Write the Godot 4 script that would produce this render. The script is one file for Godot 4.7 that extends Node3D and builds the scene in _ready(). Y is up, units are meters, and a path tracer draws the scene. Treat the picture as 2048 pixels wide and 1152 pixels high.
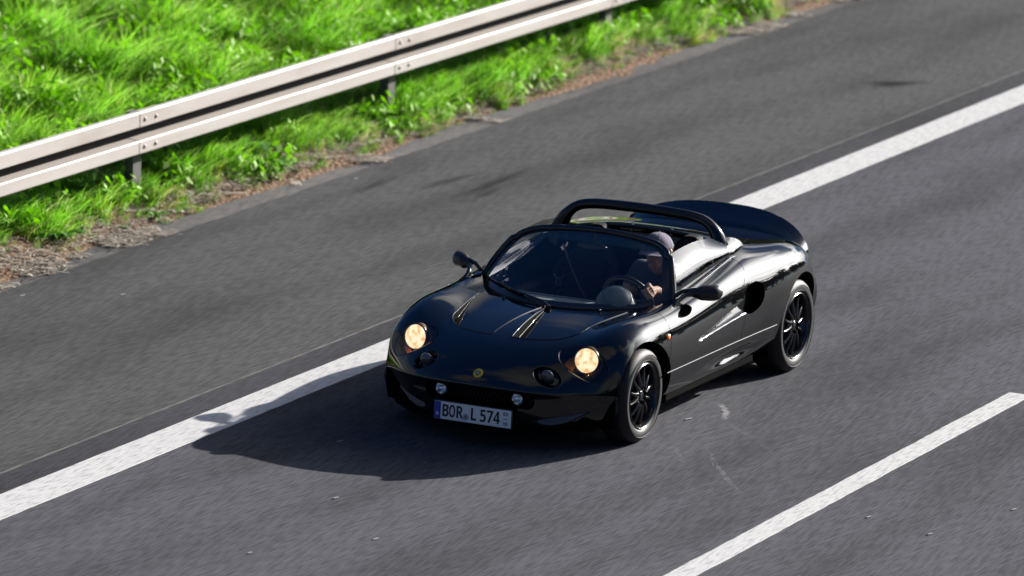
extends Node3D

# ------------------------------------------------------------------ mesh builder
class MB:
	var v := PackedVector3Array()
	var n := PackedVector3Array()
	var c := PackedColorArray()
	var uv := PackedVector2Array()
	var ix := PackedInt32Array()
	var tint := Color(1, 1, 1)
	var use_c := false
	var use_uv := false

	func add(p: Vector3, nn: Vector3, t := Vector2.ZERO) -> int:
		v.append(p); n.append(nn); c.append(tint); uv.append(t)
		return v.size() - 1

	func tri(a: int, b: int, d: int) -> void:
		ix.append(a); ix.append(b); ix.append(d)

	func quad(a: int, b: int, d: int, e: int) -> void:
		tri(a, b, d); tri(a, d, e)

	func face(pts: Array, nn := Vector3.ZERO) -> void:
		var m: Vector3 = nn
		if m == Vector3.ZERO:
			m = (pts[1] - pts[0]).cross(pts[2] - pts[0]).normalized()
		var f := v.size()
		for p in pts:
			add(p, m)
		for i in range(1, pts.size() - 1):
			tri(f, f + i, f + i + 1)

	# chamfered box
	func box(at: Vector3, size: Vector3, bev := 0.0, basis := Basis()) -> void:
		var h := size / 2.0
		var b: float = minf(bev, minf(h.x, minf(h.y, h.z)) * 0.9)
		for ax in 3:
			for s in [-1.0, 1.0]:
				var nn := Vector3.ZERO
				nn[ax] = s
				var u := (ax + 1) % 3
				var w := (ax + 2) % 3
				var pts := []
				for k in [[-1, -1], [1, -1], [1, 1], [-1, 1]]:
					var p := Vector3.ZERO
					p[ax] = s * h[ax]; p[u] = k[0] * (h[u] - b); p[w] = k[1] * (h[w] - b)
					pts.append(at + basis * p)
				face(pts, basis * nn)
		if b > 0.0:
			for ax in 3:
				var u := (ax + 1) % 3
				var w := (ax + 2) % 3
				for k in [[-1, -1], [1, -1], [1, 1], [-1, 1]]:
					var pts := []
					for q in [[0, -1], [0, 1], [1, 1], [1, -1]]:
						var p := Vector3.ZERO
						p[ax] = q[1] * (h[ax] - b)
						p[u] = k[0] * (h[u] - (b if q[0] == 0 else 0.0))
						p[w] = k[1] * (h[w] - (0.0 if q[0] == 0 else b))
						pts.append(at + basis * p)
					var nn := Vector3.ZERO
					nn[u] = k[0]; nn[w] = k[1]
					face(pts, basis * nn.normalized())
			for sx in [-1, 1]:
				for sy in [-1, 1]:
					for sz in [-1, 1]:
						var s := Vector3(sx, sy, sz)
						face([at + basis * (s * Vector3(h.x, h.y - b, h.z - b)), at + basis * (s * Vector3(h.x - b, h.y, h.z - b)), at + basis * (s * Vector3(h.x - b, h.y - b, h.z))], basis * s.normalized())

	# tube along points; ra / rb: half widths along the reference side and the other side
	func tube(path: Array, radii: Array, seg := 12, closed := false, side := Vector3.ZERO, flat := 1.0) -> void:
		var count := path.size()
		var first := v.size()
		var ref := side
		for i in count:
			var a: Vector3 = path[(i - 1 + count) % count] if closed or i > 0 else path[i]
			var b: Vector3 = path[(i + 1) % count] if closed or i < count - 1 else path[i]
			var t := (b - a).normalized()
			if ref == Vector3.ZERO:
				ref = t.cross(Vector3.UP) if absf(t.y) < 0.9 else t.cross(Vector3.RIGHT)
			var x := (ref - t * ref.dot(t)).normalized()
			if side == Vector3.ZERO:
				ref = x
			var y := t.cross(x)
			var r: float = radii[i] if radii.size() > 1 else radii[0]
			for k in seg:
				var an := TAU * k / seg
				var d := x * cos(an) + y * sin(an) * flat
				add(path[i] + d * r, (x * cos(an) * flat + y * sin(an)).normalized())
		for i in (count if closed else count - 1):
			for k in seg:
				var k2 := (k + 1) % seg
				var j := (i + 1) % count
				quad(first + i * seg + k, first + i * seg + k2, first + j * seg + k2, first + j * seg + k)
		if not closed:
			for e in [0, count - 1]:
				var t2: Vector3 = (path[1] - path[0] if e == 0 else path[count - 2] - path[count - 1]).normalized()
				var m := add(path[e], -t2)
				var f := v.size()
				for k in seg:
					add(v[first + e * seg + k], -t2)
				for k in seg:
					tri(m, f + k, f + (k + 1) % seg)

	# lathe of (radius, height) profile about an axis; hard: flat bands
	func lathe(at: Vector3, axis: Vector3, prof: Array, seg := 32, from := 0.0, to := TAU) -> void:
		var x := axis.cross(Vector3.UP if absf(axis.y) < 0.9 else Vector3.RIGHT).normalized()
		var y := axis.cross(x)
		for i in prof.size() - 1:
			var a: Vector2 = prof[i]
			var b: Vector2 = prof[i + 1]
			var pn := Vector2(-(b.y - a.y), b.x - a.x).normalized()  # (radius, height)
			var na := pn
			var nb := pn
			if i > 0:
				var z: Vector2 = prof[i - 1]
				var q := Vector2(-(a.y - z.y), a.x - z.x).normalized()
				if q.dot(pn) > 0.6:
					na = (q + pn).normalized()
			if i < prof.size() - 2:
				var z: Vector2 = prof[i + 2]
				var q := Vector2(-(z.y - b.y), z.x - b.x).normalized()
				if q.dot(pn) > 0.6:
					nb = (q + pn).normalized()
			var f := v.size()
			for k in seg + 1:
				var an := lerpf(from, to, float(k) / seg)
				var d := x * cos(an) + y * sin(an)
				add(at + d * a.x + axis * a.y, d * -na.x + axis * -na.y)
				add(at + d * b.x + axis * b.y, d * -nb.x + axis * -nb.y)
			for k in seg:
				quad(f + k * 2, f + k * 2 + 1, f + k * 2 + 3, f + k * 2 + 2)

	func ball(at: Vector3, r: Vector3, seg := 16, basis := Basis(), lo := -1.0) -> void:
		var f := v.size()
		var rows := seg / 2
		for i in rows + 1:
			var h := lerpf(asin(lo), PI / 2, float(i) / rows)
			for k in seg + 1:
				var an := TAU * k / seg
				var d := Vector3(cos(h) * cos(an), sin(h), cos(h) * sin(an))
				add(at + basis * (d * r), basis * (d / r).normalized())
		for i in rows:
			for k in seg:
				quad(f + i * (seg + 1) + k, f + i * (seg + 1) + k + 1, f + (i + 1) * (seg + 1) + k + 1, f + (i + 1) * (seg + 1) + k)

	# grid of points with smooth normals
	func grid(pts: Array, smooth := true) -> void:
		var rows := pts.size()
		var cols: int = pts[0].size()
		var f := v.size()
		for i in rows:
			for k in cols:
				var du: Vector3 = pts[mini(i + 1, rows - 1)][k] - pts[maxi(i - 1, 0)][k]
				var dv: Vector3 = pts[i][mini(k + 1, cols - 1)] - pts[i][maxi(k - 1, 0)]
				add(pts[i][k], du.cross(dv).normalized(), Vector2(float(k) / (cols - 1), float(i) / (rows - 1)))
		for i in rows - 1:
			for k in cols - 1:
				quad(f + i * cols + k, f + i * cols + k + 1, f + (i + 1) * cols + k + 1, f + (i + 1) * cols + k)

	func mirror() -> MB:
		var m := MB.new()
		m.use_c = use_c; m.use_uv = use_uv; m.c = c; m.uv = uv; m.ix = ix.duplicate()
		m.v.resize(v.size()); m.n.resize(v.size())
		for i in v.size():
			m.v[i] = Vector3(-v[i].x, v[i].y, v[i].z)
			m.n[i] = Vector3(-n[i].x, n[i].y, n[i].z)
		return m

	func join(o: MB) -> void:
		var f := v.size()
		v.append_array(o.v); n.append_array(o.n); c.append_array(o.c); uv.append_array(o.uv)
		for i in o.ix:
			ix.append(i + f)

	func mesh() -> ArrayMesh:
		for t in range(0, ix.size(), 3):
			var a := ix[t]
			var b := ix[t + 1]
			var d := ix[t + 2]
			if (v[d] - v[a]).cross(v[b] - v[a]).dot(n[a] + n[b] + n[d]) < 0.0:
				ix[t + 1] = d
				ix[t + 2] = b
		var arr := []
		arr.resize(Mesh.ARRAY_MAX)
		arr[Mesh.ARRAY_VERTEX] = v
		arr[Mesh.ARRAY_NORMAL] = n
		if use_c:
			arr[Mesh.ARRAY_COLOR] = c
		if use_uv:
			arr[Mesh.ARRAY_TEX_UV] = uv
		arr[Mesh.ARRAY_INDEX] = ix
		var am := ArrayMesh.new()
		am.add_surface_from_arrays(Mesh.PRIMITIVE_TRIANGLES, arr)
		return am

# ------------------------------------------------------------------ scene helpers
var M := {}
var rng := RandomNumberGenerator.new()

func lin(r: float, g: float, b: float, a := 1.0) -> Color:
	var c := Color(r, g, b).linear_to_srgb()
	c.a = a
	return c

func mat(called: String, col: Color, rough := 0.8, metal := 0.0, spec := 0.5) -> StandardMaterial3D:
	var m := StandardMaterial3D.new()
	m.resource_name = called
	m.albedo_color = col
	m.roughness = rough
	m.metallic = metal
	m.metallic_specular = spec
	M[called] = m
	return m

func tag(o: Node3D, label := "", category := "", group := "", kind := "") -> void:
	if label: o.set_meta("label", label)
	if category: o.set_meta("category", category)
	if group: o.set_meta("group", group)
	if kind: o.set_meta("kind", kind)

var taken := {}
func thing(called: String, label: String, category: String, at := Vector3.ZERO, group := "") -> Node3D:
	var o := Node3D.new()
	var k: int = taken.get(called, 0)
	taken[called] = k + 1
	o.name = called if k == 0 else "%s_%03d" % [called, k]
	add_child(o)
	o.position = at
	tag(o, label, category, group)
	return o

func put(called: String, mesh: Variant, m: Material, parent: Node = self, label := "") -> MeshInstance3D:
	var o := MeshInstance3D.new()
	var key := str(parent.get_instance_id()) + called
	var k: int = taken.get(key, 0)
	taken[key] = k + 1
	o.name = called if k == 0 else "%s_%03d" % [called, k]
	o.mesh = mesh.mesh() if mesh is MB else mesh
	o.material_override = m
	parent.add_child(o, true)
	if label: o.set_meta("label", label)
	return o

func noise_tex(fr: float, seed_: int, ramp: Array, size := 512, oct := 4, as_normal := false, bump := 4.0) -> NoiseTexture2D:
	var nz := FastNoiseLite.new()
	nz.noise_type = FastNoiseLite.TYPE_SIMPLEX_SMOOTH
	nz.seed = seed_
	nz.frequency = fr
	nz.fractal_octaves = oct
	var t := NoiseTexture2D.new()
	t.width = size; t.height = size
	t.seamless = true
	t.noise = nz
	if as_normal:
		t.as_normal_map = true
		t.bump_strength = bump
	elif ramp.size():
		var g := Gradient.new()
		var offs := PackedFloat32Array()
		var cols := PackedColorArray()
		for r in ramp:
			offs.append(r[0]); cols.append(r[1])
		g.offsets = offs; g.colors = cols
		t.color_ramp = g
	return t

# ------------------------------------------------------------------ main
func _ready() -> void:
	rng.seed = 7
	camera_and_light()
	materials()
	ground()
	guardrail()
	vegetation()
	woodland()
	sports_car()
	driver()

func camera_and_light() -> void:
	var cam := Camera3D.new()
	cam.name = "camera"
	add_child(cam)
	cam.position = Vector3(14.5581, 8.1505, 31.4098)
	cam.rotation_order = EULER_ORDER_YXZ
	cam.rotation = Vector3(-0.2138, 0.4512, 0.0327)
	cam.keep_aspect = Camera3D.KEEP_HEIGHT
	cam.fov = 5.8853
	cam.near = 1.0
	cam.far = 900.0
	var at := CameraAttributesPhysical.new()
	at.frustum_focal_length = 233.45
	at.frustum_focus_distance = 34.0
	at.frustum_near = 1.0
	at.frustum_far = 900.0
	at.exposure_aperture = 2.8
	cam.attributes = at
	cam.current = true

	var sun := DirectionalLight3D.new()
	sun.name = "sun"
	add_child(sun)
	var to_sun := SUN
	sun.look_at_from_position(to_sun * 50.0, Vector3.ZERO, Vector3.UP)
	sun.light_energy = 1.6
	sun.light_color = Color(1.0, 0.98, 0.955)
	sun.light_angular_distance = 0.5
	sun.shadow_enabled = true

	var env := Environment.new()
	env.background_mode = Environment.BG_SKY
	env.sky = Sky.new()
	env.sky.sky_material = sky_material()
	env.background_energy_multiplier = 1.0
	env.tonemap_mode = Environment.TONE_MAPPER_LINEAR
	env.tonemap_exposure = 2.6
	env.sdfgi_enabled = true
	env.ssao_enabled = true
	env.ssil_enabled = true
	var we := WorldEnvironment.new()
	we.name = "daylight"
	we.environment = env
	add_child(we)

var SUN := Vector3(1.04, 1.0, -2.19).normalized()

func sky_material() -> PanoramaSkyMaterial:
	var w := 1024
	var h := 512
	var im := Image.create(w, h, false, Image.FORMAT_RGBF)
	var nz := FastNoiseLite.new()
	nz.noise_type = FastNoiseLite.TYPE_SIMPLEX_SMOOTH
	nz.seed = 11
	nz.frequency = 1.0
	nz.fractal_octaves = 5
	for j in h:
		var el := PI / 2 - (j + 0.5) / h * PI
		for i in w:
			# column 0 looks along -z, a quarter further on along +x
			var az := (i + 0.5) / w * TAU
			var d := Vector3(sin(az) * cos(el), sin(el), -cos(az) * cos(el))
			var c := Vector3(0.03, 0.03, 0.028)
			if d.y > -0.02:
				var y := maxf(d.y, 0.0)
				var t := pow(1.0 - y, 3.5)
				c = Vector3(0.006, 0.025, 0.084).lerp(Vector3(0.050, 0.100, 0.190), t)
				var cs := d.dot(SUN)
				var near_sun := maxf(cs, 0.0)
				c += Vector3(1.0, 0.98, 0.96) * (0.40 * pow(near_sun, 14.0) + 5.5 * pow(near_sun, 60.0))
				var q := d / (y + 0.18)
				var f := nz.get_noise_3d(q.x * 0.62, 3.0, q.z * 0.62) * 0.5 + 0.5
				var cover := smoothstep(0.50, 0.62, f + 0.16 * pow(near_sun, 5.0)) * smoothstep(0.0, 0.10, y)
				var lit := 0.13 + 5.0 * pow(near_sun, 11.0)
				var shade := 0.75 + 0.5 * nz.get_noise_3d(q.x * 1.7 + 9.0, 1.0, q.z * 1.7)
				c = c.lerp(Vector3(0.98, 0.97, 0.95) * lit * shade, cover * 0.9)
			im.set_pixel(i, j, Color(c.x, c.y, c.z))
	var m := PanoramaSkyMaterial.new()
	m.panorama = ImageTexture.create_from_image(im)
	return m

func materials() -> void:
	var paint := mat("black_paint", lin(0.0030, 0.0032, 0.0038), 0.018, 0.0, 0.5)
	paint.clearcoat_enabled = true
	paint.clearcoat = 0.3
	paint.clearcoat_roughness = 0.01
	mat("satin_black", lin(0.008, 0.008, 0.009), 0.35)
	mat("hoop_black", lin(0.006, 0.006, 0.007), 0.14)
	mat("matt_black", lin(0.008, 0.008, 0.009), 0.8, 0.0, 0.2)
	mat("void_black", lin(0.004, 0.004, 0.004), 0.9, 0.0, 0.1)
	var ty := mat("rubber", lin(0.011, 0.011, 0.012), 0.6, 0.0, 0.4)
	ty.heightmap_enabled = false
	mat("rim_black", lin(0.012, 0.012, 0.013), 0.16, 0.0, 0.6)
	mat("disc_metal", lin(0.25, 0.24, 0.23), 0.35, 1.0)
	mat("alloy", lin(0.55, 0.56, 0.58), 0.28, 1.0)
	mat("chrome", lin(0.75, 0.76, 0.78), 0.08, 1.0)
	mat("bronze_bucket", lin(0.34, 0.20, 0.11), 0.32, 0.35)
	var gl := mat("pane_glass", Color(0.01, 0.04, 0.04, 0.30), 0.0)
	gl.transparency = BaseMaterial3D.TRANSPARENCY_ALPHA
	var wg := mat("screen_glass", Color(0.01, 0.04, 0.04, 0.12), 0.0)
	wg.transparency = BaseMaterial3D.TRANSPARENCY_ALPHA
	var tb := mat("tint_band", Color(0.02, 0.22, 0.17, 0.5), 0.3)
	tb.transparency = BaseMaterial3D.TRANSPARENCY_ALPHA
	var lg := mat("lamp_glass", Color(0.95, 0.97, 1.0, 0.12), 0.02)
	lg.transparency = BaseMaterial3D.TRANSPARENCY_ALPHA
	var cg := mat("cover_glass", Color(0.0, 0.0, 0.0, 0.04), 0.0)
	cg.transparency = BaseMaterial3D.TRANSPARENCY_ALPHA
	var dk := mat("smoke_lens", lin(0.06, 0.065, 0.08), 0.08, 0.3)
	dk.clearcoat_enabled = true
	var am := mat("amber_lens", lin(0.85, 0.16, 0.015), 0.15)
	am.clearcoat_enabled = true
	var hl := mat("headlamp_glow", lin(0.8, 0.66, 0.5), 0.2)
	hl.emission_enabled = true
	hl.emission = Color(1.0, 0.94, 0.83)
	hl.emission_energy_multiplier = 0.46
	hl.emission_texture = noise_tex(0.03, 21, [[0.0, Color(0.70, 0.52, 0.36)], [0.28, Color(0.88, 0.70, 0.50)], [0.40, Color(0.98, 0.86, 0.68)], [0.52, Color(1, 0.95, 0.85)], [1.0, Color(1, 1, 1)]], 256, 2)
	hl.emission_operator = BaseMaterial3D.EMISSION_OP_MULTIPLY
	hl.uv1_triplanar = true
	hl.uv1_scale = Vector3(2.4, 2.4, 2.4)
	mat("white_plate", lin(0.72, 0.73, 0.74), 0.35)
	mat("print_black", lin(0.012, 0.012, 0.014), 0.5)
	mat("plate_blue", lin(0.005, 0.045, 0.33), 0.4)
	mat("print_white", lin(0.75, 0.75, 0.75), 0.5)
	mat("badge_yellow", lin(0.75, 0.50, 0.03), 0.3)
	mat("badge_green", lin(0.01, 0.08, 0.03), 0.3)
	mat("seal_grey", lin(0.30, 0.33, 0.35), 0.5)
	mat("seal_red", lin(0.35, 0.12, 0.10), 0.5)
	mat("sticker_green", lin(0.01, 0.22, 0.06), 0.4)
	mat("dash_grey", lin(0.11, 0.14, 0.14), 0.40)
	mat("pod_grey", lin(0.12, 0.15, 0.142), 0.32)
	mat("seat_black", lin(0.010, 0.010, 0.012), 0.7, 0.0, 0.3)
	mat("belt_black", lin(0.016, 0.017, 0.02), 0.7)
	mat("buckle_blue", lin(0.12, 0.28, 0.5), 0.3, 0.5)
	mat("mirror_face", lin(0.8, 0.82, 0.84), 0.02, 1.0)

	# road surfaces: fine stone grain drawn out a little along the traffic
	var grain := [[0.0, Color(0.80, 0.80, 0.80)], [0.35, Color(0.90, 0.90, 0.90)], [0.6, Color(0.97, 0.97, 0.97)], [1.0, Color(1, 1, 1)]]
	var fine := noise_tex(0.05, 31, [[0.0, Color(0.56, 0.56, 0.56)], [0.36, Color(0.79, 0.79, 0.79)], [0.5, Color(0.87, 0.87, 0.87)], [0.66, Color(0.96, 0.96, 0.96)], [1.0, Color(1, 1, 1)]], 1024, 4)
	var broad := noise_tex(0.006, 33, grain, 512, 5)
	var bump := noise_tex(0.06, 35, [], 512, 3, true, 5.0)
	for d in [["lane_asphalt", 0.097, 0.098, 0.110], ["shoulder_asphalt", 0.088, 0.089, 0.090], ["seam_asphalt", 0.064, 0.064, 0.071], ["old_asphalt", 0.155, 0.150, 0.147]]:
		var m := mat(d[0], lin(d[1], d[2], d[3]), 0.92, 0.0, 0.14)
		m.albedo_texture = fine
		m.uv1_triplanar = true
		m.uv1_world_triplanar = true
		m.uv1_scale = Vector3(1.9, 1.9, 0.085)
		m.normal_enabled = true
		m.normal_texture = bump
		m.normal_scale = 0.06
		m.detail_enabled = true
		m.detail_blend_mode = BaseMaterial3D.BLEND_MODE_MUL
		m.detail_albedo = broad
		m.detail_uv_layer = BaseMaterial3D.DETAIL_UV_2
		m.uv2_triplanar = true
		m.uv2_world_triplanar = true
		m.uv2_scale = Vector3(0.34, 0.34, 0.07)
	var wear := noise_tex(0.03, 41, [[0.0, Color(0.66, 0.66, 0.67)], [0.30, Color(0.86, 0.86, 0.86)], [0.46, Color(0.95, 0.95, 0.95)], [1.0, Color(1, 1, 1)]], 1024, 5)
	var pw := mat("road_paint", lin(0.47, 0.465, 0.46), 0.75, 0.0, 0.25)
	pw.albedo_texture = wear
	pw.uv1_triplanar = true
	pw.uv1_world_triplanar = true
	pw.uv1_scale = Vector3(1.8, 1.8, 0.2)
	var ck := mat("chalk", lin(0.40, 0.40, 0.40), 0.9)
	ck.vertex_color_use_as_albedo = true
	ck.transparency = BaseMaterial3D.TRANSPARENCY_ALPHA
	mat("fleck", lin(0.25, 0.245, 0.235), 0.9, 0.0, 0.2)
	var st := mat("oil", lin(0.022, 0.022, 0.024), 0.9, 0.0, 0.08)
	st.vertex_color_use_as_albedo = true
	st.transparency = BaseMaterial3D.TRANSPARENCY_ALPHA
	var soil := mat("soil", lin(0.20, 0.172, 0.145), 0.95, 0.0, 0.2)
	soil.albedo_texture = noise_tex(0.02, 51, [[0.0, Color(0.35, 0.3, 0.27)], [0.4, Color(0.72, 0.62, 0.55)], [0.6, Color(0.95, 0.85, 0.76)], [1.0, Color(1, 0.95, 0.88)]], 1024, 5)
	soil.uv1_triplanar = true
	soil.uv1_world_triplanar = true
	soil.uv1_scale = Vector3(1.3, 1.3, 0.8)
	soil.normal_enabled = true
	soil.normal_texture = noise_tex(0.03, 52, [], 512, 4, true, 8.0)
	mat("far_meadow", lin(0.05, 0.11, 0.018), 0.95)
	var steel := mat("galvanised", lin(0.375, 0.355, 0.340), 0.5, 0.0, 0.4)
	steel.albedo_texture = noise_tex(0.008, 61, [[0.0, Color(0.90, 0.87, 0.84)], [0.5, Color(0.97, 0.955, 0.94)], [1.0, Color(1, 1, 1)]], 512, 5)
	steel.uv1_triplanar = true
	steel.uv1_world_triplanar = true
	steel.uv1_scale = Vector3(1.0, 1.0, 0.2)
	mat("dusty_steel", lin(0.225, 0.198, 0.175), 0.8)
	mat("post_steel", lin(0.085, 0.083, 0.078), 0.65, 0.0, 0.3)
	mat("groove_shade", lin(0.028, 0.028, 0.028), 0.8, 0.0, 0.2)  # near-black: shade under the upper beam put into the colour
	mat("bolt_steel", lin(0.34, 0.31, 0.28), 0.55)
	for d in [["grass", 0.30, 0.5, 0.05], ["weed", 0.30, 0.48, 0.10], ["dry_litter", 1, 1, 1], ["tree_leaf", 1, 1, 1]]:
		var m := mat(d[0], Color(1, 1, 1), 0.62 if d[0] != "dry_litter" else 0.9)
		m.vertex_color_use_as_albedo = true
		m.backlight_enabled = d[0] != "dry_litter"
		m.backlight = Color(0.75, 0.9, 0.25)
		m.metallic_specular = 0.35
	mat("grey_plastic", lin(0.045, 0.060, 0.085), 0.5)
	mat("bark", lin(0.10, 0.08, 0.06), 0.9)

# ------------------------------------------------------------------ the setting
const X_EDGE := -1.78
const X_LANE := 2.2308
const X_RAIL := -5.1677
const X_SEAM := -2.0366
const X_ASPH := -4.6119

func strip(x0: float, x1: float, z0: float, z1: float, y: float, th: float, wob0 := 0.0, wob1 := 0.0, step := 0.25, seed_ := 1) -> MB:
	var nz := FastNoiseLite.new()
	nz.seed = seed_
	nz.frequency = 1.0
	var mb := MB.new()
	var cnt := int(absf(z1 - z0) / step) + 1
	var f := 0
	for i in cnt + 1:
		var z := lerpf(z0, z1, float(i) / cnt)
		var a := x0 + wob0 * (nz.get_noise_2d(z * 1.7, 0.0) + 0.5 * nz.get_noise_2d(z * 7.0, 5.0))
		var b := x1 + wob1 * (nz.get_noise_2d(z * 1.7, 40.0) + 0.5 * nz.get_noise_2d(z * 7.0, 45.0))
		mb.add(Vector3(a, y - th, z), Vector3(-1, 0.2, 0).normalized())
		mb.add(Vector3(a, y, z), Vector3(-1, 0.2, 0).normalized())
		mb.add(Vector3(a, y, z), Vector3.UP)
		mb.add(Vector3(b, y, z), Vector3.UP)
		mb.add(Vector3(b, y, z), Vector3(1, 0.2, 0).normalized())
		mb.add(Vector3(b, y - th, z), Vector3(1, 0.2, 0).normalized())
		if i:
			for k in [0, 2, 4]:
				mb.quad(f + k, f + k + 1, f + k + 7, f + k + 6)
			f += 6
	return mb

func verge_y(x: float, z: float) -> float:
	var t := X_ASPH - x
	return -0.03 + 0.19 * smoothstep(0.15, 0.80, t) + 0.07 * maxf(t - 0.8, 0.0) + 0.02 * sin(z * 1.3 + x * 2.1)

func ground() -> void:
	var mb := MB.new()
	mb.box(Vector3(0, -1.08, 0), Vector3(1600, 2.0, 1600))
	tag(put("ground", mb, M.far_meadow), "flat green land around the motorway", "ground", "", "structure")
	var o := put("lane", strip(X_SEAM + 0.27, 13.0, 60, -140, 0.0, 0.06, 0.004, 0.0, 0.5, 3), M.lane_asphalt)
	tag(o, "blue-grey asphalt traffic lanes under the black car", "road", "", "structure")
	o = put("lane_margin", strip(X_SEAM, X_SEAM + 0.266, 60, -140, 0.0, 0.06, 0.006, 0.004, 0.25, 4), M.seam_asphalt)
	tag(o, "darker asphalt band between the seam and the solid white line", "road", "", "structure")
	o = put("hard_shoulder", strip(X_ASPH, X_SEAM - 0.012, 60, -140, 0.004, 0.06, 0.022, 0.004, 0.12, 5), M.shoulder_asphalt)
	tag(o, "worn grey asphalt hard shoulder between guardrail and white line", "road", "", "structure")
	o = put("seam_strip", strip(X_SEAM - 0.010, X_SEAM - 0.002, 60, -140, 0.006, 0.05, 0.003, 0.003, 0.2, 6), M.old_asphalt)
	tag(o, "thin pale sealed joint along the hard shoulder", "joint", "", "structure")
	o = put("old_shoulder_edge", strip(X_ASPH - 0.36, X_ASPH - 0.03, 60, -140, -0.022, 0.06, 0.10, 0.0, 0.15, 8), M.old_asphalt)
	tag(o, "crumbling lower asphalt strip along the shoulder's outer edge", "road", "", "structure")
	# verge earth with its own relief
	var vb := MB.new()
	var pts := []
	var nz := FastNoiseLite.new()
	nz.seed = 9
	nz.frequency = 2.4
	for i in 321:
		var z := lerpf(24, -56, i / 320.0)
		var row := []
		for k in 61:
			var t := pow(k / 60.0, 1.7)
			var x := lerpf(X_ASPH - 0.10, -16.0, t)
			var y := verge_y(x, z) + 0.022 * nz.get_noise_2d(x * 2.0, z) + 0.012 * nz.get_noise_2d(x * 9.0, z * 7.0) - 0.02 * (1.0 - smoothstep(0.0, 0.3, X_ASPH - 0.10 - x))
			row.append(Vector3(x, y, z))
		pts.append(row)
	vb.grid(pts)
	for i in vb.n.size():
		if vb.n[i].y < 0.0: vb.n[i] = -vb.n[i]
	tag(put("verge_soil", vb, M.soil), "brown dry soil strip between asphalt and grass", "soil", "", "structure")
	# painted lines
	o = put("edge_line", strip(X_EDGE, X_EDGE + 0.30, 60, -140, 0.005, 0.004, 0.004, 0.004, 0.06, 12), M.road_paint)
	tag(o, "broad solid white line beside the hard shoulder, crossed by the car's shadow", "road line", "", "structure")
	o = put("lane_line", strip(X_LANE, X_LANE + 0.153, LANE_END + 6.0, LANE_END, 0.005, 0.004, 0.006, 0.006, 0.03, 14), M.road_paint)
	tag(o, "narrow white lane dash at the lower right of the car", "road line", "", "structure")
	# oil stain: thin film fading out
	var sb := MB.new()
	sb.use_c = true
	var c0 := STAIN
	for r in 9:
		for k in 25:
			var an := TAU * k / 24.0
			var q := r / 8.0
			var a := 0.72 * (1.0 - smoothstep(0.0, 1.0, q))
			sb.tint = Color(1, 1, 1, a)
			var wob := 1.0 + 0.18 * sin(an * 3.0 + 1.0) + 0.1 * sin(an * 5.0)
			sb.add(c0 + (Vector3(0.56, 0, -0.83) * cos(an) * 0.34 + Vector3(0.83, 0, 0.56) * sin(an) * 0.19) * q * wob, Vector3.UP)
	for r in 8:
		for k in 24:
			sb.quad(r * 25 + k, r * 25 + k + 1, (r + 1) * 25 + k + 1, (r + 1) * 25 + k)
	tag(put("oil_stain", sb, M.oil), "dark oval oil stain on the hard shoulder at the upper right", "stain")
	for q in SMUDGES:
		var s := MB.new()
		s.use_c = true
		for r in 7:
			for k in 19:
				var an := TAU * k / 18.0
				var w := 1.0 + 0.3 * sin(an * 2.0 + q[0] * 9.0) + 0.2 * sin(an * 5.0 + q[1] * 7.0)
				s.tint = Color(1, 1, 1, q[4] * (1.0 - smoothstep(0.1, 1.0, r / 6.0)))
				s.add(Vector3(q[0] + cos(an) * q[2] * w * r / 6.0, 0.0058, q[1] + sin(an) * q[3] * w * r / 6.0), Vector3.UP)
		for r in 6:
			for k in 18:
				s.quad(r * 19 + k, r * 19 + k + 1, (r + 1) * 19 + k + 1, (r + 1) * 19 + k)
		tag(put("rubber_smudge", s, M.oil), q[5], "stain", "dark smudges on the hard shoulder behind the car")
	# pale scrape marks on the lane in front of the sill
	var wide := [0.022, 0.010, 0.010, 0.013, 0.010, 0.012]
	var faint := FastNoiseLite.new()
	faint.seed = 77
	faint.frequency = 9.0
	for k in SCRAPES.size():
		var s := MB.new()
		s.use_c = true
		var q: Array = SCRAPES[k]
		for strand in 3:
			var f := s.v.size()
			var steps := 26
			for i in steps + 1:
				var t := float(i) / steps * (q.size() - 1)
				var j := mini(int(t), q.size() - 2)
				var p := Vector3(lerpf(q[j][0], q[j + 1][0], t - j), 0.0026 + 0.0004 * strand, lerpf(q[j][1], q[j + 1][1], t - j))
				var dir := Vector3(q[j + 1][0] - q[j][0], 0, q[j + 1][1] - q[j][1]).normalized()
				var sd := dir.cross(Vector3.UP)
				p += sd * (0.012 * (strand - 1) + 0.012 * faint.get_noise_2d(t * 0.6, strand * 9.0 + k))
				var a: float = clampf(0.5 + 1.1 * faint.get_noise_2d(t * 0.9 + 20.0, strand * 7.0 + k * 3.0), 0.0, 1.0) * [0.55, 0.13, 0.08, 0.20, 0.10, 0.10][k] * sin(PI * clampf(float(i) / steps, 0.02, 0.98))
				var w: float = wide[k] * (0.7 + 0.6 * faint.get_noise_2d(t, 3.0))
				s.tint = Color(1, 1, 1, 0.0)
				s.add(p - sd * w, Vector3.UP)
				s.tint = Color(1, 1, 1, a)
				s.add(p, Vector3.UP)
				s.tint = Color(1, 1, 1, 0.0)
				s.add(p + sd * w, Vector3.UP)
				if i:
					var g := f + i * 3
					s.quad(g - 3, g - 2, g + 1, g)
					s.quad(g - 2, g - 1, g + 2, g + 1)
		tag(put("scrape_mark", s, M.chalk), ["short bright scrape nearest the car's sill", "faint scrape running right from the short bright scrape", "faintest scrape tail farthest to the right of the others", "longest pale scrape, pointing towards the white lane dash", "faint cross scrape branching from the longest scrape", "faint scrape just beside the front wheel"][k], "scrape", "pale scrapes on the lane")
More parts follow.
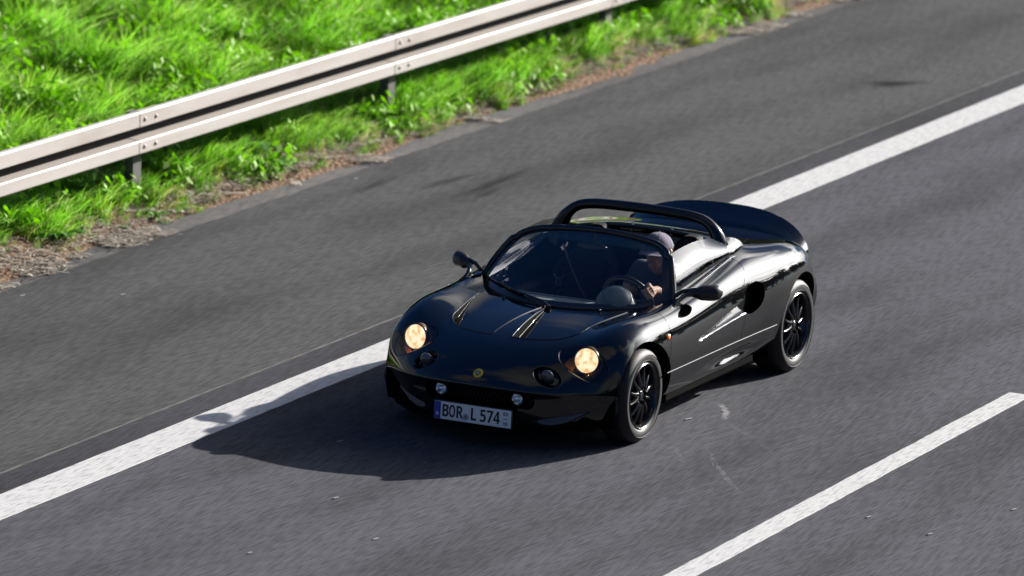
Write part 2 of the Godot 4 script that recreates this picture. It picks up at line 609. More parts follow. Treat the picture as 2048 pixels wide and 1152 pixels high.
	for k in FLECKS.size():
		var q: Array = FLECKS[k]
		var s := MB.new()
		s.box(Vector3(0, 0.006, 0), Vector3(0.011, 0.004, 0.050 * q[2]), 0.0015, Basis(Vector3.UP, -0.25))
		var f := put("road_fleck", s, M.fleck)
		f.position = Vector3(q[0], 0.0, q[1])
		tag(f, q[3], "litter", "pale flecks lying on the road")

func guardrail() -> void:
	var g := thing("guardrail", "pale galvanised steel crash barrier along the grass verge", "guardrail")
	var yb := 0.4408
	var prof := [[-0.030, 0.004], [-0.004, 0.0], [0.0, 0.006], [0.0, 0.088], [-0.005, 0.095]]
	var prof2 := [[-0.098, 0.198], [-0.006, 0.194], [0.0, 0.200], [0.0, 0.296], [-0.007, 0.306], [-0.040, 0.310]]
	var prof3 := [[-0.096, 0.100], [-0.096, 0.204]]
	for k in 8:
		var z1 := 8.906 - 4.0 * k
		var z0 := z1 - 4.0
		var mb := MB.new()
		var segs := []
		for pr in [prof, prof2]:
			for i in pr.size() - 1:
				segs.append([pr[i], pr[i + 1]])
		var lb := MB.new()
		lb.face([Vector3(X_RAIL - 0.005, yb + 0.095, z0), Vector3(X_RAIL - 0.098, yb + 0.106, z0), Vector3(X_RAIL - 0.098, yb + 0.106, z1), Vector3(X_RAIL - 0.005, yb + 0.095, z1)], Vector3(0.11, 1, 0).normalized())
		lb.face([Vector3(X_RAIL - 0.005, yb + 0.098, z1 - 0.30), Vector3(X_RAIL - 0.095, yb + 0.109, z1 - 0.30), Vector3(X_RAIL - 0.095, yb + 0.109, z1 + 0.02), Vector3(X_RAIL - 0.005, yb + 0.098, z1 + 0.02)], Vector3(0.11, 1, 0).normalized())
		for sg in segs:
			var a := Vector3(X_RAIL + sg[0][0], yb + sg[0][1], 0)
			var b := Vector3(X_RAIL + sg[1][0], yb + sg[1][1], 0)
			var nn := Vector3(b.y - a.y, a.x - b.x, 0).normalized()
			# outer skin, then the lap over the next beam, 3 mm proud
			mb.face([a + Vector3(0, 0, z0), b + Vector3(0, 0, z0), b + Vector3(0, 0, z1), a + Vector3(0, 0, z1)], nn)
			mb.face([a + Vector3(0, 0, z0) - nn * 0.004, b + Vector3(0, 0, z0) - nn * 0.004, b + Vector3(0, 0, z1) - nn * 0.004, a + Vector3(0, 0, z1) - nn * 0.004], -nn)
			mb.face([a + nn * 0.003 + Vector3(0, 0, z1 - 0.30), b + nn * 0.003 + Vector3(0, 0, z1 - 0.30), b + nn * 0.003 + Vector3(0, 0, z1 + 0.02), a + nn * 0.003 + Vector3(0, 0, z1 + 0.02)], nn)
			mb.face([a + Vector3(0, 0, z1 + 0.02), b + Vector3(0, 0, z1 + 0.02), b + nn * 0.003 + Vector3(0, 0, z1 + 0.02), a + nn * 0.003 + Vector3(0, 0, z1 + 0.02)], Vector3(0, 0, 1))
		var beam := put("beam", mb, M.galvanised, g)
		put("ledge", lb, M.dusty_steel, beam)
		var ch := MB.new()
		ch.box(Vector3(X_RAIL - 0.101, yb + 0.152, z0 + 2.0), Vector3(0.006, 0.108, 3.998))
		put("groove_shade_wall", ch, M.groove_shade, beam)  # added wall closing the groove, coloured dark to stand for its shade
		# lap bolts
		for yy in [0.048, 0.248]:
			for zz in [-0.05, -0.21]:
				var bb := MB.new()
				bb.lathe(Vector3(X_RAIL + 0.003, yb + yy, z1 + zz), Vector3.RIGHT, [Vector2(0.016, 0.0), Vector2(0.015, 0.006), Vector2(0.009, 0.010), Vector2(0.0, 0.011)], 10)
				for i in bb.n.size(): bb.n[i] = -bb.n[i]
				put("bolt", bb, M.bolt_steel, beam)
		var pb := MB.new()
		var zp := z1 - 4.0 - 0.075
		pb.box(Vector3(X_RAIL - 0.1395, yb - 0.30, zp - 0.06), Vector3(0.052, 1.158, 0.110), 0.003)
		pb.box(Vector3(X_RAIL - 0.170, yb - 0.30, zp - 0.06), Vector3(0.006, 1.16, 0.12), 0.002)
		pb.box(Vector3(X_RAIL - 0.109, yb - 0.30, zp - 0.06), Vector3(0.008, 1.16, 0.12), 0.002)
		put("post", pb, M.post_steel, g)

func scatter(called: String, mesh: Mesh, m: Material, xf: Array, cols: Array, label: String, category: String) -> void:
	var mm := MultiMesh.new()
	mm.transform_format = MultiMesh.TRANSFORM_3D
	mm.use_colors = true
	mm.mesh = mesh
	mm.instance_count = xf.size()
	for i in xf.size():
		mm.set_instance_transform(i, xf[i])
		mm.set_instance_color(i, cols[i])
	var o := MultiMeshInstance3D.new()
	o.name = called
	o.multimesh = mm
	o.material_override = m
	add_child(o)
	tag(o, label, category, "", "stuff")

func tuft(blades: int, h: float, spread: float, lean: float, w: float) -> ArrayMesh:
	var mb := MB.new()
	mb.use_c = true
	for b in blades:
		var an := rng.randf() * TAU
		var r := spread * sqrt(rng.randf())
		var base := Vector3(cos(an) * r, -0.03, sin(an) * r)
		var dir := an + rng.randfn(0, 0.9)
		var out := Vector3(cos(dir), 0, sin(dir))
		var side := Vector3(-sin(dir), 0, cos(dir)).rotated(Vector3.UP, rng.randfn(0, 0.5))
		var hh := h * rng.randf_range(0.5, 1.0)
		var ln := lean * rng.randf_range(0.3, 1.3) * hh
		var ww := w * rng.randf_range(0.6, 1.2)
		var g := rng.randf_range(0.75, 1.2)
		mb.tint = Color(g, g, g)
		var f := mb.v.size()
		for s in 4:
			var t := s / 3.0
			var p := base + out * ln * t * t + Vector3.UP * hh * t * (1.0 - 0.25 * t * lean)
			var nn := (Vector3.UP * 0.6 + out * 0.5).normalized()
			if s < 3:
				mb.add(p - side * ww * (1.0 - t * 0.55) * 0.5, nn)
				mb.add(p + side * ww * (1.0 - t * 0.55) * 0.5, nn)
			else:
				mb.add(p, nn)
		mb.quad(f, f + 1, f + 3, f + 2)
		mb.quad(f + 2, f + 3, f + 5, f + 4)
		mb.tri(f + 4, f + 5, f + 6)
	return raw(mb)

func raw(mb: MB) -> ArrayMesh:
	# winding made to agree with the normals is all that mesh() does
	return mb.mesh()

func leaf_clump(leaves: int, r: float, size: float, flat: float) -> ArrayMesh:
	var mb := MB.new()
	mb.use_c = true
	for b in leaves:
		var d := Vector3(rng.randfn(), rng.randfn(), rng.randfn()).normalized()
		var p := d * r * pow(rng.randf(), 0.5)
		p.y = absf(p.y) * flat
		var up := (Vector3(rng.randfn(0, 0.5), 1.0, rng.randfn(0, 0.5)) + d * 0.6).normalized()
		var a := up.cross(Vector3(rng.randfn(), rng.randfn(), rng.randfn())).normalized()
		var s := up.cross(a)
		var l := size * rng.randf_range(0.6, 1.2)
		var g := rng.randf_range(0.7, 1.2)
		mb.tint = Color(g, g, g)
		var f := mb.v.size()
		for q in [[-0.5, 0.0], [-0.1, 0.28], [0.5, 0.0], [-0.1, -0.28]]:
			mb.add(p + a * l * q[0] + s * l * q[1] + up * l * 0.06 * absf(q[1]), up)
		mb.quad(f, f + 1, f + 2, f + 3)
	return mb.mesh()

func straw(count: int) -> ArrayMesh:
	var mb := MB.new()
	mb.use_c = true
	for b in count:
		var p := Vector3(rng.randfn(0, 0.05), absf(rng.randfn(0, 0.006)), rng.randfn(0, 0.07))
		var an := rng.randfn(0.0, 0.8)
		var a := Vector3(sin(an), rng.randfn(0, 0.08), cos(an)).normalized()
		var sd := a.cross(Vector3.UP).normalized()
		var l := rng.randf_range(0.02, 0.075)
		var w := rng.randf_range(0.0025, 0.008)
		var g := rng.randf_range(0.45, 1.15)
		mb.tint = Color(g, g, g)
		var f := mb.v.size()
		mb.add(p - a * l, Vector3.UP)
		mb.add(p + sd * w, Vector3.UP)
		mb.add(p + a * l, Vector3.UP)
		mb.add(p - sd * w, Vector3.UP)
		mb.quad(f, f + 1, f + 2, f + 3)
	return mb.mesh()

func vegetation() -> void:
	var clump := FastNoiseLite.new()
	clump.seed = 5
	clump.frequency = 0.8
	var hue := FastNoiseLite.new()
	hue.seed = 8
	hue.frequency = 0.9
	var edge := FastNoiseLite.new()
	edge.seed = 3
	edge.frequency = 0.9
	var lists := {}
	for key in ["long_a", "long_b", "short_a", "leaf_a", "litter"]:
		lists[key] = [[], []]
	for i in 60000:
		var x := X_ASPH - 0.28 - pow(rng.randf(), 1.35) * 10.5
		var z := rng.randf_range(-26.0, 9.0)
		var t := X_ASPH - x
		var border := 0.25 + 0.14 * smoothstep(-5.5, -0.5, z) + 0.16 * edge.get_noise_1d(z * 1.5) + 0.10 * edge.get_noise_1d(z * 6.0 + 50.0)
		if t < border:
			continue
		var inside := smoothstep(border, border + 0.34, t)
		if rng.randf() > 0.25 + 0.75 * inside:
			continue
		var c := clump.get_noise_2d(x * 1.6, z)
		var y := verge_y(x, z)
		var u := hue.get_noise_2d(x, z)
		var b := rng.randf_range(0.8, 1.25)
		var far := smoothstep(0.9, 2.4, t)
		var hgt := (0.38 + 0.62 * inside) * lerpf(0.66, 1.0, far) * (1.0 + 1.0 * c) * rng.randf_range(0.7, 1.2)
		var g := Color(0.185 + 0.09 * u, 0.415 + 0.08 * u, 0.020 + 0.02 * u) * b * (0.9 + 0.5 * c)
		if inside < 0.8 and rng.randf() < 0.45:
			g = Color(0.34, 0.30, 0.13) * b
		elif rng.randf() < 0.05:
			g = Color(0.42, 0.52, 0.18) * b
		var key := "long_a" if rng.randf() < 0.5 else "long_b"
		if t < 1.4 and rng.randf() < 0.5:
			key = "short_a"
		var xf := Transform3D(Basis(Vector3.UP, rng.randf() * TAU).scaled(Vector3(1, 1, 1) * hgt), Vector3(x, y, z))
		lists[key][0].append(xf)
		lists[key][1].append(g)
	for i in 15000:
		var x := X_ASPH - 0.36 - pow(rng.randf(), 1.3) * 10.0
		var z := rng.randf_range(-26.0, 9.0)
		var t := X_ASPH - x
		var border := 0.36 + 0.20 * smoothstep(-5.5, -0.5, z) + 0.16 * edge.get_noise_1d(z * 1.5)
		if t < border or clump.get_noise_2d(x * 1.6 + 30.0, z * 1.2) < 0.04:
			continue
		var b := rng.randf_range(0.8, 1.3)
		var u := rng.randf()
		var g := Color(0.20 + 0.08 * u, 0.41 + 0.06 * u, 0.015 + 0.08 * u) * b
		var s := rng.randf_range(0.6, 1.3)
		lists["leaf_a"][0].append(Transform3D(Basis(Vector3.UP, rng.randf() * TAU).scaled(Vector3(s, s, s)), Vector3(x, verge_y(x, z) + rng.randf_range(0.02, 0.22) * smoothstep(0.4, 1.2, t), z)))
		lists["leaf_a"][1].append(g)
	for i in 7000:
		var x := X_ASPH - 0.02 - absf(rng.randfn(0.32, 0.15))
		var z := rng.randf_range(-24.0, 7.0)
		if (edge.get_noise_2d(z * 1.2, 7.0) < 0.05 + 0.25 * smoothstep(-3.0, -6.0, z)) and x > X_ASPH - 0.36:
			continue
		var b := rng.randf_range(0.45, 1.15)
		var g := Color(0.26, 0.205, 0.155).lerp(Color(0.46, 0.42, 0.35), rng.randf()) * b
		var s := rng.randf_range(0.5, 1.3)
		var yy := maxf(verge_y(x, z) - 0.012, -0.018)
		lists["litter"][0].append(Transform3D(Basis(Vector3.UP, rng.randfn(0.0, 0.9)).scaled(Vector3(s, s, s)), Vector3(x, yy + 0.008, z)))
		lists["litter"][1].append(g)
	scatter("long_grass", tuft(26, 0.34, 0.10, 1.0, 0.011), M.grass, lists["long_a"][0], lists["long_a"][1], "tall bright green grass on the verge behind the guardrail", "grass")
	scatter("mixed_grass", tuft(22, 0.36, 0.09, 0.7, 0.009), M.grass, lists["long_b"][0], lists["long_b"][1], "fine upright grass mixed through the verge", "grass")
	scatter("short_grass", tuft(30, 0.20, 0.09, 1.0, 0.008), M.grass, lists["short_a"][0], lists["short_a"][1], "short sunlit grass between the guardrail and the soil strip", "grass")
	scatter("broadleaf_weeds", leaf_clump(16, 0.12, 0.07, 0.9), M.weed, lists["leaf_a"][0], lists["leaf_a"][1], "low broad-leaved weeds spread among the grass", "weeds")
	scatter("leaf_litter", straw(12), M.dry_litter, lists["litter"][0], lists["litter"][1], "dry tan leaf litter along the shoulder's edge", "leaf litter")
	# dock plants big enough to pick out
	for d in DOCKS:
		var p := thing("dock_plant", d[3], "plant", Vector3(d[0], verge_y(d[0], d[1]) - 0.01, d[1]), "dock plants at the soil's edge")
		var s := MB.new()
		s.tube([Vector3.ZERO, Vector3(0.01, 0.10 * d[2], 0.0)], [0.008, 0.004], 6)
		put("stem", s, M.bark, p)
		for k in 11:
			var an := TAU * k / 11.0 * 2.4 + rng.randf() * 0.5
			var out := Vector3(cos(an), 0, sin(an))
			var side := Vector3(-sin(an), 0, cos(an))
			var l: float = d[2] * rng.randf_range(0.14, 0.24)
			var w := l * 0.36
			var up := rng.randf_range(0.3, 1.0)
			var mb := MB.new()
			mb.use_c = true
			var g := rng.randf_range(0.8, 1.3)
			mb.tint = Color(0.10, 0.24, 0.045) * g
			var rows := []
			for i in 6:
				var t := i / 5.0
				var wd := w * sin(PI * pow(clampf(t * 0.92 + 0.08, 0, 1), 0.7)) * 0.5 + 0.002
				var c := Vector3(0, 0.02, 0) + out * l * t + Vector3.UP * (l * up * t - l * 0.75 * up * t * t)
				rows.append([c - side * wd + Vector3.UP * wd * 0.3, c, c + side * wd + Vector3.UP * wd * 0.3])
			mb.grid(rows)
			for i in mb.n.size():
				if mb.n[i].y < 0.0: mb.n[i] = -mb.n[i]
			put("leaf", mb, M.weed, p)

func woodland() -> void:
	# both woods stand outside the picture and show as the dark reflections in the paint and glass
	var leaf := leaf_clump(26, 0.9, 0.55, 1.0)
	var xf := []
	var cols := []
	var tb := MB.new()
	for side in 2:
		var cnt := 64 if side == 0 else 26
		for i in cnt:
			var x := rng.randf_range(32.0, 48.0) if side == 0 else rng.randf_range(-34.0, -17.0)
			var z := rng.randf_range(-190.0, 40.0) if side == 0 else rng.randf_range(-85.0, -24.0)
			var h := rng.randf_range(9.5, 13.5) if side == 0 else rng.randf_range(10.0, 17.0)
			tb.tube([Vector3(x, -0.3, z), Vector3(x + 0.2, h * 0.45, z), Vector3(x + rng.randf_range(-0.6, 0.6), h * 0.85, z)], [h * 0.025, h * 0.016, 0.04], 7)
			for k in 5:
				var a0 := rng.randf() * TAU
				tb.tube([Vector3(x + 0.1, h * (0.3 + 0.09 * k), z), Vector3(x + cos(a0) * h * 0.16, h * (0.42 + 0.09 * k), z + sin(a0) * h * 0.16)], [0.09, 0.03], 5)
			for k in int(h * 13):
				var d := Vector3(rng.randfn(), rng.randfn(), rng.randfn()).normalized() * pow(rng.randf(), 0.4)
				var lobes := 1.0 + 0.25 * sin(d.x * 5.0 + i) * cos(d.z * 4.0 + i)
				var p := Vector3(x, h * 0.58, z) + d * Vector3(h * 0.30, h * 0.43, h * 0.30) * lobes
				var s := rng.randf_range(0.7, 1.3)
				xf.append(Transform3D(Basis(Vector3.UP, rng.randf() * TAU).scaled(Vector3(s, s, s)), p))
				var b := rng.randf_range(0.6, 1.2)
				cols.append(Color(0.022, 0.042, 0.012) * b)
	scatter("woodland_foliage", leaf, M.tree_leaf, xf, cols, "leafy woodland lining the motorway, mirrored in the car's paint", "woodland")
	tag(put("woodland_trunks", tb, M.bark), "trunks and limbs of the woodland lining the motorway", "woodland", "", "stuff")

const SMUDGES := [[-3.55, -5.6, 0.10, 0.75, 0.42, "longest dark smudge on the shoulder, farthest from the guardrail"], [-3.87, -5.45, 0.09, 0.55, 0.36, "middle dark smudge on the shoulder behind the car"], [-4.25, -5.0, 0.08, 0.5, 0.30, "faintest dark smudge on the shoulder, nearest the guardrail"], [-3.42, -5.25, 0.05, 0.4, 0.38, "short dark smudge on the shoulder, nearest the car"]]
const LANE_END := -1.365
const STAIN := Vector3(-2.70, 0.0065, -11.38)
const SCRAPES := [[[0.783, -0.058], [0.915, 0.127], [1.01, 0.364]], [[1.01, 0.364], [1.193, 0.554], [1.371, 0.697]], [[1.371, 0.697], [1.501, 0.854], [1.695, 1.07]],
	[[1.228, 1.096], [1.399, 1.385], [1.611, 1.683], [1.897, 2.063]], [[1.358, 1.353], [1.375, 1.133], [1.418, 1.06]], [[0.937, 1.001], [1.153, 1.34], [1.333, 1.634]]]
const FLECKS := [[0.805, 0.454, 1.3, "brightest pale fleck on the lane, beside the front wheel"], [0.517, 4.092, 1.0, "pale fleck nearest the bottom edge, below the car's nose"], [-0.735, 2.175, 1.0, "small fleck inside the car's shadow"],
	[-0.109, 3.397, 0.9, "faint fleck just below the car's shadow"], [0.065, 4.75, 0.8, "fleck lowest and farthest left on the lane"], [-4.436, -0.251, 1.0, "tiny fleck on the shoulder nearest the left edge"], [-3.895, -0.662, 1.0, "fleck on the shoulder below the first guardrail post"],
	[-4.485, -5.148, 1.0, "fleck on the shoulder beside the dock plants"], [2.696, 2.079, 0.9, "fleck right of the white lane dash, nearest to it"], [3.148, 2.243, 0.9, "fleck right of the lane dash, lowest on that side"], [3.353, 1.441, 0.9, "fleck at the right edge beyond the lane dash"]]
const DOCKS := [[-5.06, -4.78, 1.1, "bushiest dock plant, spreading out onto the old asphalt strip"], [-5.28, -4.98, 1.0, "darker dock plant standing just behind the bushiest one"], [-5.06, -1.79, 0.9, "dock plant near the left edge, in front of the first post"],
	[-4.99, -3.0, 0.6, "small dock plant on bare soil right below a guardrail post"], [-5.08, -7.0, 0.8, "dock plant in front of the middle guardrail post"]]

# ------------------------------------------------------------------ the car: z forward, x to its left, ground at y = 0
const FW := Vector3(0.815, 0.290, 1.15)
const RW := Vector3(0.832, 0.302, -1.15)
const FR := 0.292
const RR := 0.304
const FARCH := 0.336
const RARCH := 0.356
const SU := 24
const SV := 25
var GP := []          # body points [row][col]
var GN := []
var GR := []          # the same skin before its recesses

func net() -> Array:
	var r := []
	r.append([[0, .145, 1.45], [.18, .145, 1.45], [.34, .145, 1.44], [.47, .15, 1.42], [.56, .155, 1.40], [.64, .16, 1.38], [.70, .165, 1.36], [.74, .17, 1.35], [.76, .17, 1.34], [.77, .17, 1.33], [.77, .17, 1.32], [.70, .165, 1.30]])
	r.append([[0, .13, 1.755], [.18, .13, 1.75], [.34, .132, 1.715], [.47, .137, 1.655], [.56, .143, 1.57], [.62, .152, 1.50], [.665, .16, 1.45], [.695, .17, 1.42], [.71, .17, 1.405], [.715, .17, 1.39], [.71, .17, 1.38], [.70, .165, 1.36]])
	r.append([[0, .165, 1.80], [.18, .165, 1.793], [.34, .165, 1.757], [.47, .17, 1.695], [.57, .175, 1.612], [.64, .18, 1.535], [.695, .185, 1.475], [.733, .19, 1.44], [.75, .19, 1.42], [.755, .19, 1.41], [.748, .19, 1.40], [.70, .175, 1.38]])
	r.append([[0, .26, 1.815], [.18, .26, 1.807], [.34, .255, 1.772], [.47, .255, 1.715], [.575, .255, 1.645], [.655, .255, 1.563], [.72, .255, 1.50], [.766, .25, 1.465], [.785, .245, 1.45], [.79, .235, 1.44], [.778, .22, 1.43], [.70, .19, 1.40]])
	r.append([[0, .335, 1.808], [.18, .333, 1.80], [.34, .328, 1.765], [.47, .322, 1.712], [.575, .318, 1.648], [.66, .312, 1.572], [.73, .305, 1.51], [.78, .298, 1.475], [.80, .288, 1.46], [.805, .27, 1.45], [.793, .235, 1.44], [.70, .195, 1.41]])
	r.append([[0, .366, 1.824], [.18, .364, 1.816], [.34, .358, 1.782], [.47, .352, 1.728], [.575, .347, 1.664], [.66, .342, 1.588], [.73, .335, 1.525], [.78, .325, 1.487], [.802, .31, 1.47], [.806, .282, 1.458], [.794, .24, 1.445], [.70, .20, 1.415]])
	r.append([[0, .380, 1.838], [.18, .378, 1.829], [.34, .372, 1.794], [.47, .366, 1.738], [.575, .361, 1.672], [.66, .355, 1.594], [.73, .348, 1.53], [.78, .338, 1.49], [.803, .32, 1.473], [.807, .29, 1.46], [.794, .24, 1.447], [.70, .20, 1.417]])
	r.append([[0, .395, 1.836], [.18, .393, 1.826], [.34, .387, 1.790], [.47, .381, 1.734], [.575, .376, 1.668], [.66, .370, 1.590], [.73, .362, 1.528], [.78, .35, 1.489], [.804, .33, 1.473], [.808, .296, 1.46], [.795, .24, 1.447], [.70, .20, 1.418]])
	r.append([[0, .463, 1.797], [.18, .46, 1.787], [.34, .447, 1.752], [.47, .438, 1.70], [.575, .432, 1.635], [.66, .427, 1.562], [.73, .415, 1.508], [.78, .392, 1.478], [.807, .36, 1.465], [.812, .31, 1.455], [.798, .24, 1.44], [.70, .20, 1.41]])
	r.append([[0, .545, 1.695], [.18, .54, 1.688], [.34, .525, 1.66], [.47, .515, 1.615], [.575, .512, 1.565], [.66, .507, 1.512], [.735, .49, 1.475], [.79, .448, 1.452], [.817, .39, 1.44], [.82, .32, 1.43], [.80, .24, 1.42], [.70, .19, 1.40]])
	r.append([[0, .612, 1.56], [.18, .608, 1.555], [.34, .596, 1.54], [.47, .59, 1.515], [.58, .60, 1.485], [.67, .60, 1.45], [.75, .575, 1.43], [.803, .512, 1.415], [.828, .43, 1.41], [.83, .34, 1.40], [.805, .24, 1.39], [.70, .18, 1.37]])
	r.append([[0, .658, 1.39], [.18, .655, 1.385], [.34, .648, 1.375], [.47, .65, 1.36], [.585, .682, 1.35], [.68, .688, 1.335], [.765, .648, 1.325], [.818, .57, 1.32], [.838, .47, 1.315], [.836, .36, 1.31], [.808, .24, 1.30], [.70, .175, 1.29]])
	r.append([[0, .688, 1.16], [.18, .686, 1.16], [.34, .680, 1.16], [.47, .684, 1.15], [.585, .726, 1.14], [.685, .738, 1.14], [.775, .698, 1.14], [.828, .605, 1.14], [.845, .49, 1.14], [.84, .37, 1.14], [.81, .235, 1.14], [.70, .17, 1.14]])
	r.append([[0, .697, .96], [.18, .695, .96], [.34, .690, .95], [.47, .690, .94], [.585, .722, .93], [.69, .742, .93], [.783, .705, .93], [.835, .61, .93], [.848, .49, .93], [.843, .38, .93], [.812, .23, .93], [.70, .165, .93]])
	for q in [[.72, .692, .700, .712, .742, .708, .612, .49], [.48, .692, .700, .714, .756, .722, .622, .49], [.22, .70, .705, .732, .780, .745, .632, .495], [-.05, .72, .725, .758, .812, .772, .642, .50]]:
		r.append([[0, q[1], q[0]], [.18, q[1], q[0]], [.34, q[1], q[0]], [.47, q[2], q[0]], [.575, q[3], q[0]], [.69, q[4], q[0]], [.785, q[5], q[0]], [.838, q[6], q[0]], [.850, q[7], q[0]], [.846, .385, q[0]], [.815, .215, q[0]], [.70, .16, q[0]]])
	r.append([[0, .80, -.32], [.18, .80, -.32], [.34, .80, -.32], [.47, .80, -.32], [.56, .81, -.32], [.665, .855, -.32], [.78, .800, -.32], [.845, .658, -.32], [.858, .51, -.32], [.852, .39, -.32], [.815, .215, -.32], [.70, .16, -.32]])
	r.append([[0, .94, -.56], [.18, .94, -.56], [.34, .935, -.56], [.46, .92, -.56], [.55, .905, -.56], [.655, .880, -.56], [.775, .824, -.56], [.852, .684, -.56], [.868, .525, -.56], [.858, .395, -.56], [.815, .22, -.56], [.70, .165, -.56]])
	r.append([[0, .935, -.78], [.18, .933, -.78], [.34, .925, -.78], [.46, .905, -.78], [.55, .885, -.78], [.66, .868, -.78], [.785, .836, -.78], [.868, .712, -.78], [.885, .55, -.78], [.87, .40, -.78], [.82, .23, -.78], [.70, .175, -.78]])
	r.append([[0, .862, -1.12], [.18, .860, -1.12], [.34, .854, -1.12], [.46, .846, -1.12], [.555, .850, -1.12], [.67, .853, -1.12], [.788, .834, -1.12], [.866, .725, -1.12], [.882, .58, -1.12], [.868, .42, -1.12], [.83, .25, -1.12], [.70, .19, -1.12]])
	r.append([[0, .835, -1.42], [.18, .834, -1.42], [.34, .828, -1.42], [.46, .818, -1.42], [.555, .812, -1.42], [.665, .815, -1.42], [.758, .775, -1.40], [.834, .69, -1.38], [.852, .56, -1.37], [.845, .42, -1.37], [.82, .28, -1.42], [.70, .22, -1.42]])
	r.append([[0, .785, -1.70], [.18, .784, -1.70], [.34, .778, -1.69], [.46, .768, -1.675], [.545, .760, -1.635], [.63, .745, -1.58], [.715, .715, -1.52], [.785, .635, -1.48], [.812, .53, -1.47], [.806, .42, -1.47], [.785, .30, -1.47], [.70, .25, -1.47]])
	r.append([[0, .695, -1.85], [.18, .694, -1.845], [.34, .690, -1.83], [.46, .682, -1.80], [.54, .675, -1.755], [.615, .672, -1.70], [.68, .655, -1.63], [.735, .585, -1.585], [.76, .51, -1.565], [.755, .42, -1.56], [.74, .31, -1.55], [.67, .26, -1.55]])
	r.append([[0, .60, -1.875], [.18, .60, -1.87], [.34, .595, -1.855], [.46, .585, -1.825], [.55, .57, -1.795], [.63, .55, -1.76], [.70, .53, -1.715], [.75, .50, -1.68], [.77, .46, -1.66], [.765, .40, -1.65], [.745, .32, -1.64], [.67, .27, -1.64]])
	r.append([[0, .27, -1.82], [.18, .27, -1.815], [.34, .27, -1.80], [.46, .27, -1.77], [.55, .27, -1.74], [.62, .27, -1.70], [.68, .27, -1.67], [.72, .27, -1.64], [.735, .27, -1.62], [.73, .27, -1.61], [.71, .27, -1.60], [.65, .26, -1.60]])
	var out := []
	for row in r:
		var o := []
		for q in row:
			o.append(Vector3(q[0], q[1], q[2]))
		out.append(o)
	return out

func bsp(p: Array, t: float) -> Vector3:
	# clamped uniform cubic; p carries one phantom point at each end
	var i := clampi(int(t), 0, p.size() - 4)
	var f := t - i
	var f2 := f * f
	var f3 := f2 * f
	return (p[i] * (1.0 - 3.0 * f + 3.0 * f2 - f3) + p[i + 1] * (4.0 - 6.0 * f2 + 3.0 * f3) + p[i + 2] * (1.0 + 3.0 * f + 3.0 * f2 - 3.0 * f3) + p[i + 3] * f3) / 6.0

func zws(x: float) -> float:
	return 0.850 - 0.92 * x * x

func recess_depth(z: float) -> float:
	return 0.060 * smoothstep(0.74, 1.40, z)

func spine(z: float) -> float:
	return 0.010 + 0.058 * clampf((z - 0.88) / 0.6, 0.0, 1.2)

# < 0 inside the sunk channel of the bonnet
func recess(p: Vector3) -> float:
	if p.y < 0.5 or p.x > 0.62 or p.z < 0.77 or p.z > 1.6:
		return 0.1
	var w := 0.445 + 0.07 * clampf((1.2 - p.z) / 0.45, 0.0, 1.0)
	var d := p.x - w
	if p.z > 1.2:
		d = (sqrt(pow(p.x / 0.445, 2.4) + pow((p.z - 1.2) / 0.29, 2.4)) - 1.0) * 0.30
	return maxf(maxf(d, spine(p.z) - p.x), 0.775 - p.z)

func hood_y(x: float, z: float) -> Vector3:
	var best := 1e9
	var out := Vector3.ZERO
	for i in range(5 * SU, 15 * SU + 5):
		for k in range(0, 6 * SV):
			var p: Vector3 = GP[i][k]
			var q := (p.x - x) * (p.x - x) + (p.z - z) * (p.z - z)
			if q < best and p.y > 0.5:
				best = q
				var n: Vector3 = GN[i][k]
				out = Vector3(x, p.y - (n.x * (x - p.x) + n.z * (z - p.z)) / n.y, z)
	return out

func bonnet_recess(clam: Node) -> void:
	var fl := MB.new()
	var src := panel(4)
	for i in src.v.size():
		var z := src.v[i].z
		fl.add(src.v[i] - Vector3(0, recess_depth(z), 0), (src.n[i] + Vector3(0, 0, 0.10)).normalized())
	fl.ix = src.ix
	fl.join(fl.mirror())
	put("bonnet_channel", fl, M.black_paint, clam)
	var path := []
	for i in 14:
		var z := lerpf(0.78, 1.2, i / 13.0)
		path.append(Vector2(0.445 + 0.07 * clampf((1.2 - z) / 0.45, 0.0, 1.0), z))
	for i in range(1, 25):
		var an := i / 24.0 * PI / 2
		var q := Vector2(0.445 * pow(cos(an), 2.0 / 2.4), 1.2 + 0.29 * pow(sin(an), 2.0 / 2.4))
		if q.x > spine(q.y):
			path.append(q)
	for i in 16:
		var z := lerpf(1.484, 0.80, i / 15.0)
		path.append(Vector2(spine(z), z))
	var top := []
	var low := []
	for q in path:
		var p := hood_y(q.x, q.y)
		top.append(p + Vector3(0, 0.0005, 0))
		low.append(p - Vector3(0, recess_depth(q.y), 0))
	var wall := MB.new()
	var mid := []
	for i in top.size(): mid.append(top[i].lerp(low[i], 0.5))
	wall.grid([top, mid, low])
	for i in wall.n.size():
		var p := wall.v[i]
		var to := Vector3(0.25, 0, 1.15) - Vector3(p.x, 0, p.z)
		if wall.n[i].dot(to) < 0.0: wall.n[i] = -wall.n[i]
	var lip := MB.new()
	lip.tube(top, [0.0042], 8)
	lip.tube(low, [0.0036], 8)
	wall.join(wall.mirror())
	lip.join(lip.mirror())
	put("channel_wall", wall, M.void_black, clam)
	put("channel_lip", lip, M.black_paint, clam)

